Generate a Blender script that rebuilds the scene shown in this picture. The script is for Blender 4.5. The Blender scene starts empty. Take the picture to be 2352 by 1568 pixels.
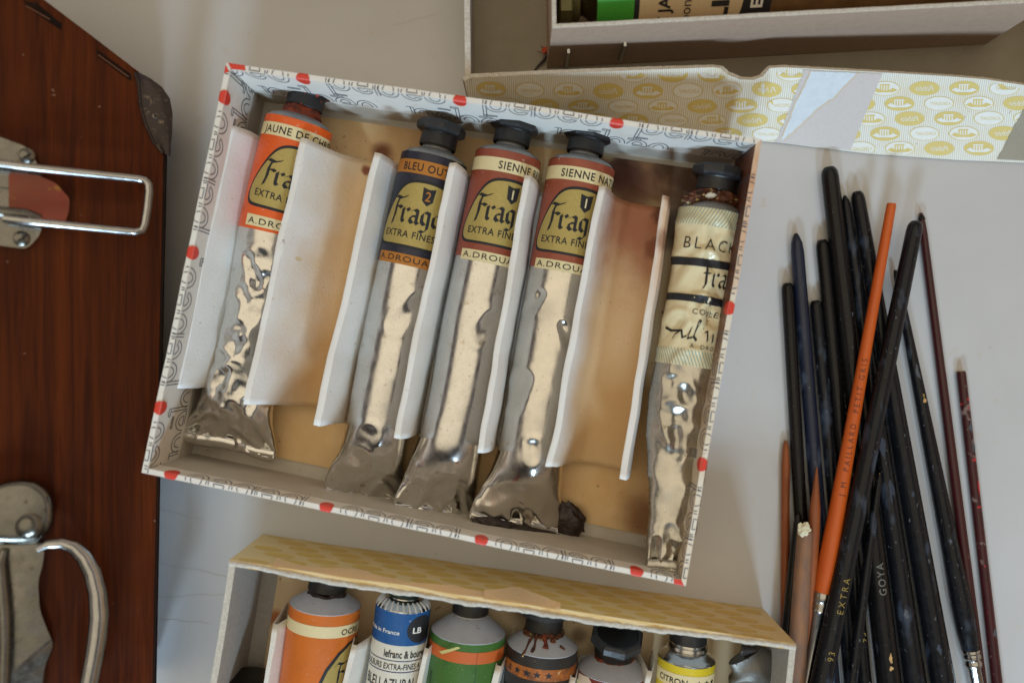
import bpy, bmesh, math, random
from mathutils import Vector, Matrix, noise as mn
random.seed(7)
R = math.radians
S = 0.01                                   # all lengths below are in centimetres
sc = bpy.context.scene
COL = sc.collection
F, H, CX, CY = 1840.0, 34.0, 1176.0, 784.0  # survey camera: focal length (px), height (cm), centre


def P(px, py, z=0.0):
    """world point (cm) of height z seen at survey position px,py"""
    return Vector(((px - CX) / F * (H - z), (CY - py) / F * (H - z), z))


def lin(r, g, b):
    f = lambda c: (c / 255 / 12.92) if c / 255 <= .04045 else ((c / 255 + .055) / 1.055) ** 2.4
    return (f(r), f(g), f(b), 1.0)


def lerp(a, b, t): return a + (b - a) * t
def smooth(a, b, x):
    t = max(0., min(1., (x - a) / (b - a))); return t * t * (3 - 2 * t)


def fbm(x, y, z=0., o=3):
    s, a, f = 0., 1., 1.
    for _ in range(o):
        s += a * mn.noise(Vector((x * f, y * f, z * f + 3.7))); a *= .5; f *= 2.03
    return s


def interp(tab, x):
    """piecewise linear table [(x, value...)...]"""
    if x <= tab[0][0]: return tab[0][1:] if len(tab[0]) > 2 else tab[0][1]
    for p, q in zip(tab, tab[1:]):
        if x <= q[0]:
            t = (x - p[0]) / (q[0] - p[0])
            if len(p) > 2: return tuple(lerp(a, b, t) for a, b in zip(p[1:], q[1:]))
            return lerp(p[1], q[1], t)
    return tab[-1][1:] if len(tab[-1]) > 2 else tab[-1][1]


# ------------------------------------------------------------------ materials
class NT:
    def __init__(s, name):
        s.m = bpy.data.materials.new(name); s.m.use_nodes = True
        s.t = s.m.node_tree; s.n = s.t.nodes; s.l = s.t.links
        s.b = s.n['Principled BSDF']; s._tc = None; s._pos = None
    def new(s, typ, **kw):
        n = s.n.new(typ)
        for k, v in kw.items(): setattr(n, k, v)
        return n
    def put(s, sock, v):
        if isinstance(v, bpy.types.NodeSocket): s.l.new(v, sock)
        else: sock.default_value = v
    def coord(s, scale=(1, 1, 1), uv=False):
        if s._tc is None: s._tc = s.new('ShaderNodeTexCoord')
        mp = s.new('ShaderNodeMapping')
        k = 1.0 if uv else 100.0
        mp.inputs['Scale'].default_value = tuple(k * q for q in scale)
        s.l.new(s._tc.outputs['UV' if uv else 'Object'], mp.inputs['Vector'])
        return mp.outputs[0]
    def pos(s):
        if s._pos is None:
            g = s.new('ShaderNodeNewGeometry'); v = s.new('ShaderNodeVectorMath', operation='SCALE')
            s.l.new(g.outputs['Position'], v.inputs[0]); v.inputs['Scale'].default_value = 100
            s._pos = v.outputs[0]
        return s._pos
    def noise(s, vec, scale, detail=4, rough=.55, dist=0):
        n = s.new('ShaderNodeTexNoise'); n.inputs['Scale'].default_value = scale
        n.inputs['Detail'].default_value = detail; n.inputs['Roughness'].default_value = rough
        n.inputs['Distortion'].default_value = dist
        s.l.new(vec, n.inputs['Vector']); return n.outputs['Fac']
    def rng(s, v, a, b, c=0., d=1., smooth_=False):
        n = s.new('ShaderNodeMapRange'); n.interpolation_type = 'SMOOTHSTEP' if smooth_ else 'LINEAR'
        s.put(n.inputs[0], v)
        for i, q in enumerate((a, b, c, d)): s.put(n.inputs[1 + i], q)
        return n.outputs[0]
    def math(s, op, a, b=0., clamp=False):
        n = s.new('ShaderNodeMath', operation=op, use_clamp=clamp)
        s.put(n.inputs[0], a); s.put(n.inputs[1], b); return n.outputs[0]
    def mix(s, fac, a, b, mode='MIX'):
        n = s.new('ShaderNodeMix', data_type='RGBA', blend_type=mode)
        s.put(n.inputs[0], fac); s.put(n.inputs[6], a); s.put(n.inputs[7], b); return n.outputs[2]
    def bump(s, h, strength, dist=.0005):
        n = s.new('ShaderNodeBump'); n.inputs['Strength'].default_value = strength
        n.inputs['Distance'].default_value = dist
        s.put(n.inputs['Height'], h); s.l.new(n.outputs[0], s.b.inputs['Normal'])


def mat(name, col, rough=.6, metal=0., var=None, bump=None, specks=(), stains=(), coat=0., rvar=0.,
        stretch=(1, 1, 1), spec=None, ragged=.7):
    """procedural surface: col + noise variation + specks + stains of their own shape + bump"""
    k = NT(name); b = k.b
    c = lin(*col); out = c
    base = k.coord(stretch)
    if var:                                         # (scale, amount, other colour)
        f = k.rng(k.noise(base, var[0], 5, .6), .32, .68, 0, var[1])
        out = k.mix(f, out, lin(*var[2]))
    for (x, y, r, sc_, amt) in stains:              # dried paint / oil spots, place in cm
        d = k.new('ShaderNodeVectorMath', operation='SUBTRACT'); k.l.new(k.pos(), d.inputs[0])
        d.inputs[1].default_value = (x, y, 0)
        ml = k.new('ShaderNodeVectorMath', operation='MULTIPLY'); k.l.new(d.outputs[0], ml.inputs[0])
        ml.inputs[1].default_value = (1, 1, .25)
        ln = k.new('ShaderNodeVectorMath', operation='LENGTH'); k.l.new(ml.outputs[0], ln.inputs[0])
        nz = k.noise(k.pos(), .6 if ragged < .6 else .75, 3 if ragged < .6 else 5, .5, .3)
        q = k.math('ADD', k.math('DIVIDE', ln.outputs['Value'], r), k.math('MULTIPLY', k.math('SUBTRACT', nz, .5), ragged))
        out = k.mix(k.rng(q, 1.05, .25, 0, amt, True), out, lin(*sc_))
    for (scl, lo, hi, sc_, amt) in specks:
        f = k.rng(k.noise(base, scl, 3, .55), lo, hi, 0, amt)
        out = k.mix(f, out, lin(*sc_))
    k.put(b.inputs['Base Color'], out)
    if rvar: k.put(b.inputs['Roughness'], k.rng(k.noise(k.coord(), 2.2, 5, .65), .3, .7, max(.03, rough - rvar), rough + rvar))
    else: b.inputs['Roughness'].default_value = rough
    b.inputs['Metallic'].default_value = metal
    if spec is not None: b.inputs['Specular IOR Level'].default_value = spec
    if coat:
        b.inputs['Coat Weight'].default_value = coat; b.inputs['Coat Roughness'].default_value = .16
    if bump: k.bump(k.noise(base, bump[0], 5, .6), bump[1])
    return k.m


M = {}
def ink(name, col, rough=.6):
    if name not in M: M[name] = mat(name, col, rough, var=(9, .35, tuple(min(255, int(q * .8 + 22)) for q in col)))
    return M[name]


# ------------------------------------------------------------------ mesh building
class MB:
    def __init__(s): s.v = []; s.f = []; s.mi = []; s.uv = []; s.mats = []
    def slot(s, m):
        if m not in s.mats: s.mats.append(m)
        return s.mats.index(m)
    def add(s, vs, fs, m, uvs=None):
        o = len(s.v); k = s.slot(m)
        s.v += [Vector(q) for q in vs]
        s.uv += list(uvs) if uvs else [(q[0], q[1]) for q in vs]
        for f in fs: s.f.append(tuple(o + i for i in f)); s.mi.append(k)
    def grid(s, fn, us, vs, m, close_u=False, uvfn=None, flip=False):
        nu, nv = len(us), len(vs); pts = []; uvs = []
        for v in vs:
            for u in us:
                pts.append(fn(u, v)); uvs.append(uvfn(u, v) if uvfn else (u, v))
        fs = []
        for j in range(nv - 1):
            for i in range(nu if close_u else nu - 1):
                a, b = j * nu + i, j * nu + (i + 1) % nu
                q = (a, b, b + nu, a + nu)
                fs.append(q[::-1] if flip else q)
        s.add(pts, fs, m, uvs)
    def box(s, c, ax, m):
        """c centre, ax three half-axis vectors"""
        vs = [Vector(c) + ax[0] * i + ax[1] * j + ax[2] * k for k in (-1, 1) for j in (-1, 1) for i in (-1, 1)]
        s.add(vs, [(0, 2, 3, 1), (4, 5, 7, 6), (0, 1, 5, 4), (2, 6, 7, 3), (0, 4, 6, 2), (1, 3, 7, 5)], m)
    def prism(s, top, bot, m, msid=None):
        n = len(top)
        s.add(list(top) + list(bot), [tuple(range(n)), tuple(range(2 * n - 1, n - 1, -1))], m)
        s.add(list(top) + list(bot), [(i, n + i, n + (i + 1) % n, (i + 1) % n) for i in range(n)], msid or m)
    def tube(s, pts, r, m, n=14, caps=True, flat=1.0):
        """round bar along 3D points; r number or list"""
        rs = r if isinstance(r, (list, tuple)) else [r] * len(pts)
        o = len(s.v); ring = []; pts = [Vector(p) for p in pts]
        prev = None
        for i, p in enumerate(pts):
            t = (pts[min(i + 1, len(pts) - 1)] - pts[max(i - 1, 0)]).normalized()
            if prev is None:
                ref = Vector((0, 0, 1)) if abs(t.z) < .9 else Vector((1, 0, 0)); a = t.cross(ref).normalized()
            else: a = (prev - t * prev.dot(t)).normalized()
            prev = a; b = t.cross(a)
            ring += [p + (a * math.cos(2 * math.pi * k / n) + b * math.sin(2 * math.pi * k / n) * flat) * rs[i] for k in range(n)]
        fs = [(i * n + k, i * n + (k + 1) % n, (i + 1) * n + (k + 1) % n, (i + 1) * n + k) for i in range(len(pts) - 1) for k in range(n)]
        if caps: fs += [tuple(range(n))[::-1], tuple(range((len(pts) - 1) * n, len(pts) * n))]
        s.add(ring, fs, m)
    def lathe(s, org, D, prof, m, n=48, octa=(), seg_m=None, rot=0.):
        """revolve prof [(dist along D, radius)]; indices in octa are eight-sided"""
        D = D.normalized(); ref = Vector((0, 0, 1)); a = D.cross(ref).normalized(); b = a.cross(D)
        vs = []
        for i, (d, r) in enumerate(prof):
            for k in range(n):
                th = 2 * math.pi * k / n; rr = r
                if i in octa:
                    q = ((th + rot) % (math.pi / 4)) - math.pi / 8; rr = r * math.cos(math.pi / 8) / math.cos(q)
                vs.append(org + D * d + (a * math.cos(th) + b * math.sin(th)) * rr)
        for i in range(len(prof) - 1):
            mm = (seg_m or {}).get(i, m)
            s.add(vs[i * n:(i + 2) * n], [(k, (k + 1) % n, n + (k + 1) % n, n + k) for k in range(n)], mm)
        s.add(vs[-n:], [tuple(range(n))], m)
    def decal(s, vs, fs, fn, m):
        s.add([fn(*q) for q in vs], fs, m, vs)
    def build(s, name, parent=None, sharp=40, smooth_=True):
        org = root_of(parent).location / S if parent else s.org if hasattr(s, 'org') else Vector((0, 0, 0))
        me = bpy.data.meshes.new(name)
        me.from_pydata([(q - org) * S for q in s.v], [], s.f)
        for m in s.mats: me.materials.append(m)
        me.polygons.foreach_set('material_index', s.mi)
        uvl = me.uv_layers.new(name='UVMap')
        for lp in me.loops: uvl.data[lp.index].uv = s.uv[lp.vertex_index]
        if smooth_:
            me.polygons.foreach_set('use_smooth', [True] * len(me.polygons))
        # merge the seams of separately added pieces so shading is continuous
        bm = bmesh.new(); bm.from_mesh(me)
        bmesh.ops.remove_doubles(bm, verts=bm.verts, dist=2e-7); bm.to_mesh(me); bm.free()
        if smooth_: me.set_sharp_from_angle(angle=R(sharp))
        me.update()
        o = bpy.data.objects.new(name, me); COL.objects.link(o)
        if parent: o.parent = parent
        else: o.location = org * S
        return o


def root_of(o):
    while o.parent: o = o.parent
    return o


def thing(name, label, cat, loc, group=None):
    o = bpy.data.objects.new(name, None); COL.objects.link(o)
    o.empty_display_size = .01
    o.location = Vector(loc) * S; o['label'] = label; o['category'] = cat
    if group: o['group'] = group
    return o


def tag(o, label, cat, group=None):
    o['label'] = label; o['category'] = cat
    if group: o['group'] = group
    return o


# ------------------------------------------------------------------ lettering (2D shapes, cm)
_tc = {}
def text2d(body, size, bold=0., sx=1., spacing=1., shear=0., outline=False, step=.13):
    """(verts, faces) of a line of text, left-aligned on the origin, cut so it can bend"""
    key = (body, size, bold, sx, spacing, shear, step)
    if key in _tc: return _tc[key]
    cu = bpy.data.curves.new('t', 'FONT'); cu.body = body; cu.size = 1.; cu.offset = bold
    cu.space_character = spacing; cu.shear = shear; cu.resolution_u = 3; cu.fill_mode = 'FRONT'
    ob = bpy.data.objects.new('t', cu)
    me = bpy.data.meshes.new_from_object(ob)
    bm = bmesh.new(); bm.from_mesh(me)
    for v in bm.verts: v.co.x *= size * sx; v.co.y *= size; v.co.z = 0
    for ax in (0, 1):
        lo = min(v.co[ax] for v in bm.verts); hi = max(v.co[ax] for v in bm.verts); x = lo + step
        while x < hi:
            n = Vector((1, 0, 0)) if ax == 0 else Vector((0, 1, 0))
            bmesh.ops.bisect_plane(bm, geom=bm.verts[:] + bm.edges[:] + bm.faces[:], plane_co=n * x, plane_no=n, dist=1e-5)
            x += step
    bm.verts.index_update()
    vs = [(v.co.x, v.co.y) for v in bm.verts]; fs = [tuple(v.index for v in f.verts) for f in bm.faces]
    bm.free(); bpy.data.objects.remove(ob); bpy.data.curves.remove(cu); bpy.data.meshes.remove(me)
    _tc[key] = (vs, fs); return _tc[key]


def put_text(mb, t2, fn, m, x0, y0, rot=0., lift=0.):
    c, s_ = math.cos(rot), math.sin(rot)
    mb.add([fn(x0 + x * c - y * s_, y0 + x * s_ + y * c) for x, y in t2[0]], t2[1], m)


def dense(poly, d):
    out = []
    for p, q in zip(poly, poly[1:]):
        n = max(1, int(math.hypot(q[0] - p[0], q[1] - p[1]) / d))
        out += [(lerp(p[0], q[0], i / n), lerp(p[1], q[1], i / n)) for i in range(n)]
    return out + [poly[-1]]


def stroke2d(poly, w, d=.1, closed=False):
    """round-ended line of width w as a strip of quads"""
    pl = dense(list(poly) + ([poly[0]] if closed else []), d); vs = []; n = len(pl)
    for i, p in enumerate(pl):
        a = pl[i - 1] if i else (pl[-2] if closed else p); b = pl[i + 1] if i < n - 1 else (pl[1] if closed else p)
        dx, dy = b[0] - a[0], b[1] - a[1]; L = math.hypot(dx, dy) or 1.
        nx, ny = -dy / L * w / 2, dx / L * w / 2
        vs += [(p[0] + nx, p[1] + ny), (p[0] - nx, p[1] - ny)]
    return vs, [(2 * i, 2 * i + 1, 2 * i + 3, 2 * i + 2) for i in range(n - 1)]


def nib2d(poly, w, ang=38, d=.08):
    """broad-nib pen stroke (black-letter)"""
    pl = dense(poly, d); c, s_ = math.cos(R(ang)) * w / 2, math.sin(R(ang)) * w / 2; vs = []
    for p in pl: vs += [(p[0] - c, p[1] - s_), (p[0] + c, p[1] + s_)]
    return vs, [(2 * i, 2 * i + 1, 2 * i + 3, 2 * i + 2) for i in range(len(pl) - 1)]


def arc(cx, cy, rx, ry, a0, a1, n=14):
    return [(cx + rx * math.cos(R(lerp(a0, a1, i / n))), cy + ry * math.sin(R(lerp(a0, a1, i / n)))) for i in range(n + 1)]


BL = {  # black-letter strokes on an x-height of 1: (width, [polylines])
    'F': (.95, [[(.02, 1.5), (.3, 1.78), (.8, 1.66), (1.3, 1.86)], [(.6, 1.66), (.46, 1.2), (.45, .5), (.3, -.2), (.05, -.42)],
                [(.45, 1.0), (.75, 1.1), (1.0, .98)]]),
    'r': (.72, [[(.05, .85), (.22, 1.0), (.22, .15), (.38, .0)], [(.25, .8), (.55, 1.02), (.68, .85)]]),
    'a': (.85, [[(.12, .85), (.4, 1.02), (.6, .9), (.6, .12), (.76, 0)], [(.58, .55), (.2, .5), (.12, .2), (.32, .0), (.58, .16)]]),
    'g': (.85, [[(.6, .9), (.3, 1.0), (.12, .75), (.14, .25), (.36, .04), (.6, .2)], [(.6, .98), (.62, -.2), (.4, -.5), (.12, -.42)]]),
    'o': (.8, [[(.38, 1.0), (.12, .78), (.12, .22), (.38, .02), (.64, .24), (.64, .76), (.38, 1.0)]]),
    'n': (.9, [[(.05, .85), (.2, 1.0), (.2, .0)], [(.2, .8), (.5, 1.02), (.64, .85), (.64, .1), (.8, 0)]]),
    'f': (.62, [[(.62, 1.6), (.4, 1.72), (.26, 1.45), (.26, .1), (.1, -.25)], [(.05, .98), (.55, .98)]]),
    'd': (.85, [[(.5, 1.0), (.14, .8), (.14, .2), (.4, .02), (.64, .25), (.62, 1.0), (.2, 1.7)]]),
}
def blackletter(mb, word, fn, m, x0, y0, xh, nib=.24):
    x = x0
    for ch in word:
        w, st = BL[ch]
        for pl in st:
            t = nib2d([(p[0] * xh, p[1] * xh) for p in pl], nib * xh, 40, .1)
            put_text(mb, t, fn, m, x, y0)
        x += w * xh


def outline_word(xh):
    """polylines of the outlined slab word  p e b e o  (closed flags), width"""
    out = []; x = 0.
    for ch in 'pebeo':
        w = .98
        if ch in 'pbo':
            cx = x + (.62 if ch != 'o' else .52)
            out.append((arc(cx, .5, .46, .5, 0, 360, 24), False)); out.append((arc(cx, .5, .24, .33, 0, 360, 18), False))
        if ch == 'e':
            cx = x + .5
            out.append((arc(cx, .5, .46, .5, 0, 330, 22) + [(cx + .22, .28)], False))
            out.append((arc(cx, .5, .24, .33, 20, 160, 10) + [(cx - .22, .55), (cx + .24, .55), (cx + .22, .62)], False))
            out.append((arc(cx, .5, .24, .33, 195, 325, 10), False)); out.append(([(cx - .2, .44), (cx + .44, .44), (cx + .46, .5)], False))
            out.append(([(cx - .25, 1.2), (cx + .3, 1.2), (cx + .3, 1.28), (cx - .25, 1.28), (cx - .25, 1.2)], False))
        if ch == 'p':
            out.append(([(x + .06, 1.), (x + .06, -.55), (x + .2, -.55), (x + .2, 1.), (x + .06, 1.)], False))
            out.append(([(x - .14, -.55), (x + .42, -.55), (x + .42, -.66), (x - .14, -.66), (x - .14, -.55)], False))
            out.append(([(x - .12, 1.0), (x + .2, 1.0)], False)); w = 1.14
        if ch == 'b':
            out.append(([(x + .06, 0.), (x + .06, 1.45), (x + .2, 1.45), (x + .2, 0.)], False))
            out.append(([(x - .14, 1.45), (x + .2, 1.45), (x + .2, 1.56), (x - .14, 1.56), (x - .14, 1.45)], False)); w = 1.14
        x += w
    return [[(p[0] * xh, p[1] * xh) for p in pl] for pl, _ in out], x * xh


def star2d(r):
    pts = [(math.sin(R(36 * i)) * (r if i % 2 == 0 else r * .42), math.cos(R(36 * i)) * (r if i % 2 == 0 else r * .42)) for i in range(10)]
    return [(0, 0)] + pts, [(0, 1 + i, 1 + (i + 1) % 10) for i in range(10)]


_fc = {}
def fillpoly(pts, step=.13):
    """filled 2D polygon cut into small pieces so it can lie on a curved surface"""
    key = (tuple((round(a, 5), round(b, 5)) for a, b in pts), step)
    if key not in _fc: _fc[key] = _fill(pts, step)
    return _fc[key]


def _fill(pts, step):
    bm = bmesh.new(); vs = [bm.verts.new((p[0], p[1], 0)) for p in pts]; bm.faces.new(vs)
    for ax in (0, 1):
        lo = min(p[ax] for p in pts); hi = max(p[ax] for p in pts); x = lo + step; n = Vector((1, 0, 0)) if ax == 0 else Vector((0, 1, 0))
        while x < hi - 1e-4:
            bmesh.ops.bisect_plane(bm, geom=bm.verts[:] + bm.edges[:] + bm.faces[:], plane_co=n * x, plane_no=n, dist=1e-5); x += step
    bmesh.ops.triangulate(bm, faces=bm.faces[:])
    bm.verts.index_update()
    r = [(v.co.x, v.co.y) for v in bm.verts], [tuple(v.index for v in f.verts) for f in bm.faces]
    bm.free(); return r


def rect(x0, y0, x1, y1): return [(x0, y0), (x1, y0), (x1, y1), (x0, y1)]


# ------------------------------------------------------------------ paint tubes
class Tube:
    """squeezed metal tube: stations (px, py, z, half width, half height, dent)"""
    def __init__(s, st, seed=0, crease=1.0, fold=.5, body=0, ends=6, v0=5.):
        s.seed = seed; s.crease = crease; s.fold = fold
        s.c = [P(q[0], q[1], q[2]) for q in st]; s.p = [Vector(q[3:6]) for q in st]; s.r = [q[6] if len(q) > 6 else 0. for q in st]
        s.L = [0.]
        for a, b in zip(s.c, s.c[1:]): s.L.append(s.L[-1] + (b - a).length)
        s.len = s.L[-1]
        rg = random.Random(int(seed * 100)); s.cr = []
        aw = st[-1][3]
        for i in range(ends):
            x0 = rg.uniform(-.85, .85) * aw; x1 = x0 * .55 + rg.uniform(-.5, .5); l_ = rg.uniform(.5, 1.7)
            s._c(x0, s.len - .1, x1, s.len - l_, rg.uniform(.14, .28), rg.uniform(.1, .19))
        for i in range(body):
            x0 = rg.uniform(-.9, .9); v = rg.uniform(v0, s.len - 1.2); an = rg.uniform(.85, 2.3); l_ = rg.uniform(.5, 1.3)
            s._c(x0, v, x0 + math.cos(an) * l_ * .8, v + math.sin(an) * l_, rg.uniform(.2, .42), rg.uniform(.05, .13))
    def _c(s, x0, v0, x1, v1, wd, dp):
        s.cr.append((x0, v0, x1 - x0, v1 - v0, max(1e-6, (x1 - x0) ** 2 + (v1 - v0) ** 2), wd, dp))
    def st(s, v):
        v = max(0., min(s.len, v)); i = 0
        while i < len(s.L) - 2 and v > s.L[i + 1]: i += 1
        t = (v - s.L[i]) / (s.L[i + 1] - s.L[i])
        def cr(a):
            p1, p2 = a[i], a[i + 1]; p0 = a[i - 1] if i else p1 * 2 - p2
            p3 = a[i + 2] if i + 2 < len(a) else p2 * 2 - p1
            return .5 * ((2 * p1) + (p2 - p0) * t + (2 * p0 - 5 * p1 + 4 * p2 - p3) * t * t + (3 * p1 - p0 - 3 * p2 + p3) * t ** 3)
        q = s.p[i].lerp(s.p[i + 1], t * t * (3 - 2 * t))
        s.roll = lerp(s.r[i], s.r[i + 1], t * t * (3 - 2 * t))
        return cr(s.c), q
    def frame(s, v):
        e = .05; T = (s.st(min(v + e, s.len))[0] - s.st(max(v - e, 0))[0]).normalized()
        s.st(v); lat = Vector((0, 0, 1)).cross(T).normalized(); up = T.cross(lat); c, q = math.cos(s.roll), math.sin(s.roll)
        return T, lat * c - up * q, up * c + lat * q
    def pt(s, v, th, lift=0.):
        C, q = s.st(v); T, lat, up = s.frame(v); a, b, d = q
        sn, cs = math.sin(th), math.cos(th)
        n = (lat * sn / a + up * cs / b).normalized()
        o = 0.
        if d > 0:
            x, y = sn * a, cs * b
            o = d * (.62 * mn.noise(Vector((x * .5 + s.seed, v * .27, y * .5 + s.seed))) +
                     s.crease * .5 * (.34 - abs(fbm(x * .62 + v * .25 + s.seed, v * .62 - x * .4, y * .4 - s.seed, 2))) * min(1., d * 6))
        x = sn * a
        if cs > -.2:
            for (x0, v0, dx, dv, l2, wd, dp) in s.cr:      # sharp creases: straight folds in the foil
                if abs(v - v0 - dv * .5) > abs(dv) * .5 + wd * 2: continue
                t = ((x - x0) * dx + (v - v0) * dv) / l2; t = 0. if t < 0 else 1. if t > 1 else t
                q = math.hypot(x - x0 - dx * t, v - v0 - dv * t)
                if q < wd: o -= dp * (1 - q / wd) * (1 - .5 * t)
                elif q < 2 * wd: o += dp * .45 * (1 - abs(q - 1.4 * wd) / (.6 * wd)) * (1 - .5 * t) if q < 2 * wd and abs(q - 1.4 * wd) < .6 * wd else 0
        w = smooth(s.len - 3.0, s.len - .7, v) * s.fold * .35
        if w > 0:                                   # pinched folds fanning out above the crimp
            g = mn.noise(Vector((x * .9 + s.seed * 2 + (s.len - v) * .35 * (1 if x > 0 else -1), (s.len - v) * .75, s.seed)))
            h_ = mn.noise(Vector((x * 2.1 - v * .5, (s.len - v) * 1.3 + x * .6, s.seed + 4.)))
            o += w * (.22 - abs(g)) * 1.1 + w * .35 * (.2 - abs(h_))
        return C + lat * a * sn + up * b * cs + n * (o + lift)
    def on(s, v0=0., lift=.016):
        """map (arc across, distance towards the cap is +y) -> surface, measured from v0"""
        def fn(x, y):
            v = v0 - y; a = s.st(v)[1][0]; return s.pt(v, max(-2.6, min(2.6, x / a)), lift)
        return fn
    def body(s, mb, m, v0=0., v1=None, n=72, step=.09, lift=0.):
        v1 = s.len if v1 is None else v1; k = max(2, int((v1 - v0) / step))
        vs = [lerp(v0, v1, i / k) for i in range(k + 1)]
        mb.grid(lambda t, v: s.pt(v, t, lift), [2 * math.pi * i / n for i in range(n)], vs, m, close_u=True)
    def seal(s, mb, m, n=72):
        mb.add([s.pt(s.len, 2 * math.pi * i / n) for i in range(n)], [tuple(range(n))], m)
    def axis(s): return s.st(0)[0], -s.frame(0)[0]


def crimp(mb, tb, m, w=.42):
    """rolled-over flat end of a tube"""
    C, q = tb.st(tb.len); T, lat, up = tb.frame(tb.len); a = q[0] * 1.0
    for k, (off, hh, ex) in enumerate(((0., .17, 1.0), (-.1, .1, .985))):
        def fn(x, v):
            wob = .07 * math.sin(x * 2.1 + tb.seed * 3 + k) + .05 * fbm(x * 1.3, tb.seed + k)
            th = 2 * math.pi * v
            return C + lat * x * ex + T * (off + w * .5 * math.cos(th) + wob) + up * (hh * math.sin(th) + .04 + .05 * fbm(x * .9, tb.seed * 2, k) + (.1 if k else 0))
        mb.grid(fn, [lerp(-a, a, i / 40) for i in range(41)], [i / 14 for i in range(15)], m)
        for x in (-a, a):
            mb.add([fn(x, i / 14) for i in range(14)], [tuple(range(14))], m)


# ================================================================== materials
st = lambda px, py, r, c, a: (P(px, py, .3).x, P(px, py, .3).y, r, c, a)
BRN, DBR, RUST = (118, 62, 28), (52, 24, 16), (110, 34, 16)
M['table'] = mat('table_paint', (203, 203, 204), .42, var=(.14, .5, (190, 189, 189)), bump=(.5, .05), specks=((9, .71, .76, (150, 142, 134), .45), (2.6, .725, .75, (146, 136, 124), .5), (1.1, .66, .74, (196, 186, 172), .5)), rvar=.08)
M['paper'] = mat('printed_paper', (238, 234, 226), .55, var=(1.2, .45, (226, 214, 194)), bump=(8, .12),
                 specks=((4., .66, .74, (214, 180, 130), .5), (9, .70, .75, (120, 90, 70), .35)),
                 stains=((9.9, 5.2, 1.5, (196, 112, 60), .9), (9.75, 3.1, 1.6, (150, 70, 38), .9), (9.4, 1.2, 1.2, (190, 110, 60), .8),
                         (9.6, 7.2, .9, (205, 130, 78), .9), (9.2, -.9, .8, (205, 150, 100), .7)))
RST = [(8.9, y_, 1.7, (128, 66, 34), .9) for y_ in (7.6, 6.2, 4.8, 3.4, 2.2)] + [(8.7, .6, 1.2, (160, 92, 50), .7), (8.6, -1., .9, (196, 140, 90), .6)]
M['paper_rim'] = mat('tan_stained_rim_paper', (236, 228, 212), .6, var=(1.2, .5, (224, 200, 164)), bump=(8, .15), specks=((4., .64, .72, (180, 120, 70), .5),),
                     stains=[(9.2, y_, 1.9, (204, 138, 84), .85) for y_ in (8.4, 7., 5.6, 4.2, 2.8)] + [(9., 1.2, 1.2, (190, 110, 64), .8)])
M['paper_oily'] = mat('oil_soaked_paper', (226, 212, 190), .6, var=(1.2, .5, (206, 176, 132)), bump=(8, .15), stains=[(8.9, y_, 3.2, (104, 52, 28), .95) for y_ in (8., 6.2, 4.6, 3., 1.4)] + [(8.6, -.6, 2.2, (130, 80, 46), .8), (8.3, -2.6, 1.8, (176, 128, 84), .6)])
M['lining'] = mat('grey_card_lining', (205, 199, 188), .8, var=(.8, .5, (184, 172, 152)), bump=(10, .2), specks=((6, .68, .75, (120, 98, 70), .5),),
                  stains=((9.4, 5., 2.0, (120, 60, 32), .95), (9.2, 2.5, 1.8, (86, 40, 24), .95), (9.0, 0., 1.4, (120, 72, 42), .85), (-1., 8., 2.2, (176, 158, 130), .4)))
M['card'] = mat('stained_backing_card', (232, 203, 154), .75, ragged=.65, var=(.35, .7, (214, 168, 112)), bump=(9, .12), specks=((5, .69, .74, (96, 60, 34), .6), (2.2, .72, .74, (60, 36, 24), .7)),
                stains=(st(1480, 390, 2.2, BRN, .8), st(1430, 395, 1.25, DBR, .95), st(1535, 375, 1.0, DBR, .8), st(1350, 400, 1.2, DBR, .7), st(878, 348, .62, (96, 30, 18), .95),
                        st(838, 395, .4, (120, 44, 22), .9), st(1480, 1190, 1.5, BRN, .75), st(1320, 1190, .8, (40, 18, 12), .9), st(1000, 330, 3., (190, 140, 86), .5), st(1560, 520, 1.6, DBR, .85), st(1590, 410, 1.8, (70, 32, 20), .9), st(1660, 430, 1.6, (60, 28, 18), .9), st(1440, 430, 1.7, (84, 40, 22), .8)))
k = NT('white_divider_card')
sp_ = k.new('ShaderNodeSeparateXYZ'); k.l.new(k.coord((1, 1, 1), True), sp_.inputs[0]); U_, V_ = sp_.outputs[0], sp_.outputs[1]
wob_ = k.math('MULTIPLY', k.math('SUBTRACT', k.noise(k.pos(), .55, 3, .5), .5), 2.2); Uw = k.math('ADD', U_, wob_)
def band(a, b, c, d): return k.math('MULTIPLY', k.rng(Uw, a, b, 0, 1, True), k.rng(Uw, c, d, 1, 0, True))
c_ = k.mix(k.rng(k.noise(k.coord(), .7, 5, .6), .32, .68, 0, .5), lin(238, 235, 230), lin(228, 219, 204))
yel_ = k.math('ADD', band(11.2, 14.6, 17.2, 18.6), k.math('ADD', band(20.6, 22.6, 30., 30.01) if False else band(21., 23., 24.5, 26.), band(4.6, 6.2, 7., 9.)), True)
c_ = k.mix(k.math('MULTIPLY', yel_, .92), c_, lin(218, 180, 124))                        # aged yellowing of the valleys, with their warm shade painted in
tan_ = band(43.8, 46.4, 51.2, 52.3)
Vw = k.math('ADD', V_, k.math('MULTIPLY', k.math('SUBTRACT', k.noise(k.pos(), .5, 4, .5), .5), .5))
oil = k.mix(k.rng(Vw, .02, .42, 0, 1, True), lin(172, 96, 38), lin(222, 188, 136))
c_ = k.mix(k.math('MULTIPLY', tan_, .92), c_, oil)                                       # bay soaked with oil, its warm valley shading also in the tan
c_ = k.mix(k.math('MULTIPLY', k.rng(Uw, 51.5, 53., 0, 1, True), k.rng(Vw, .1, .55, .7, .1, True)), c_, lin(214, 160, 100))
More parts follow.
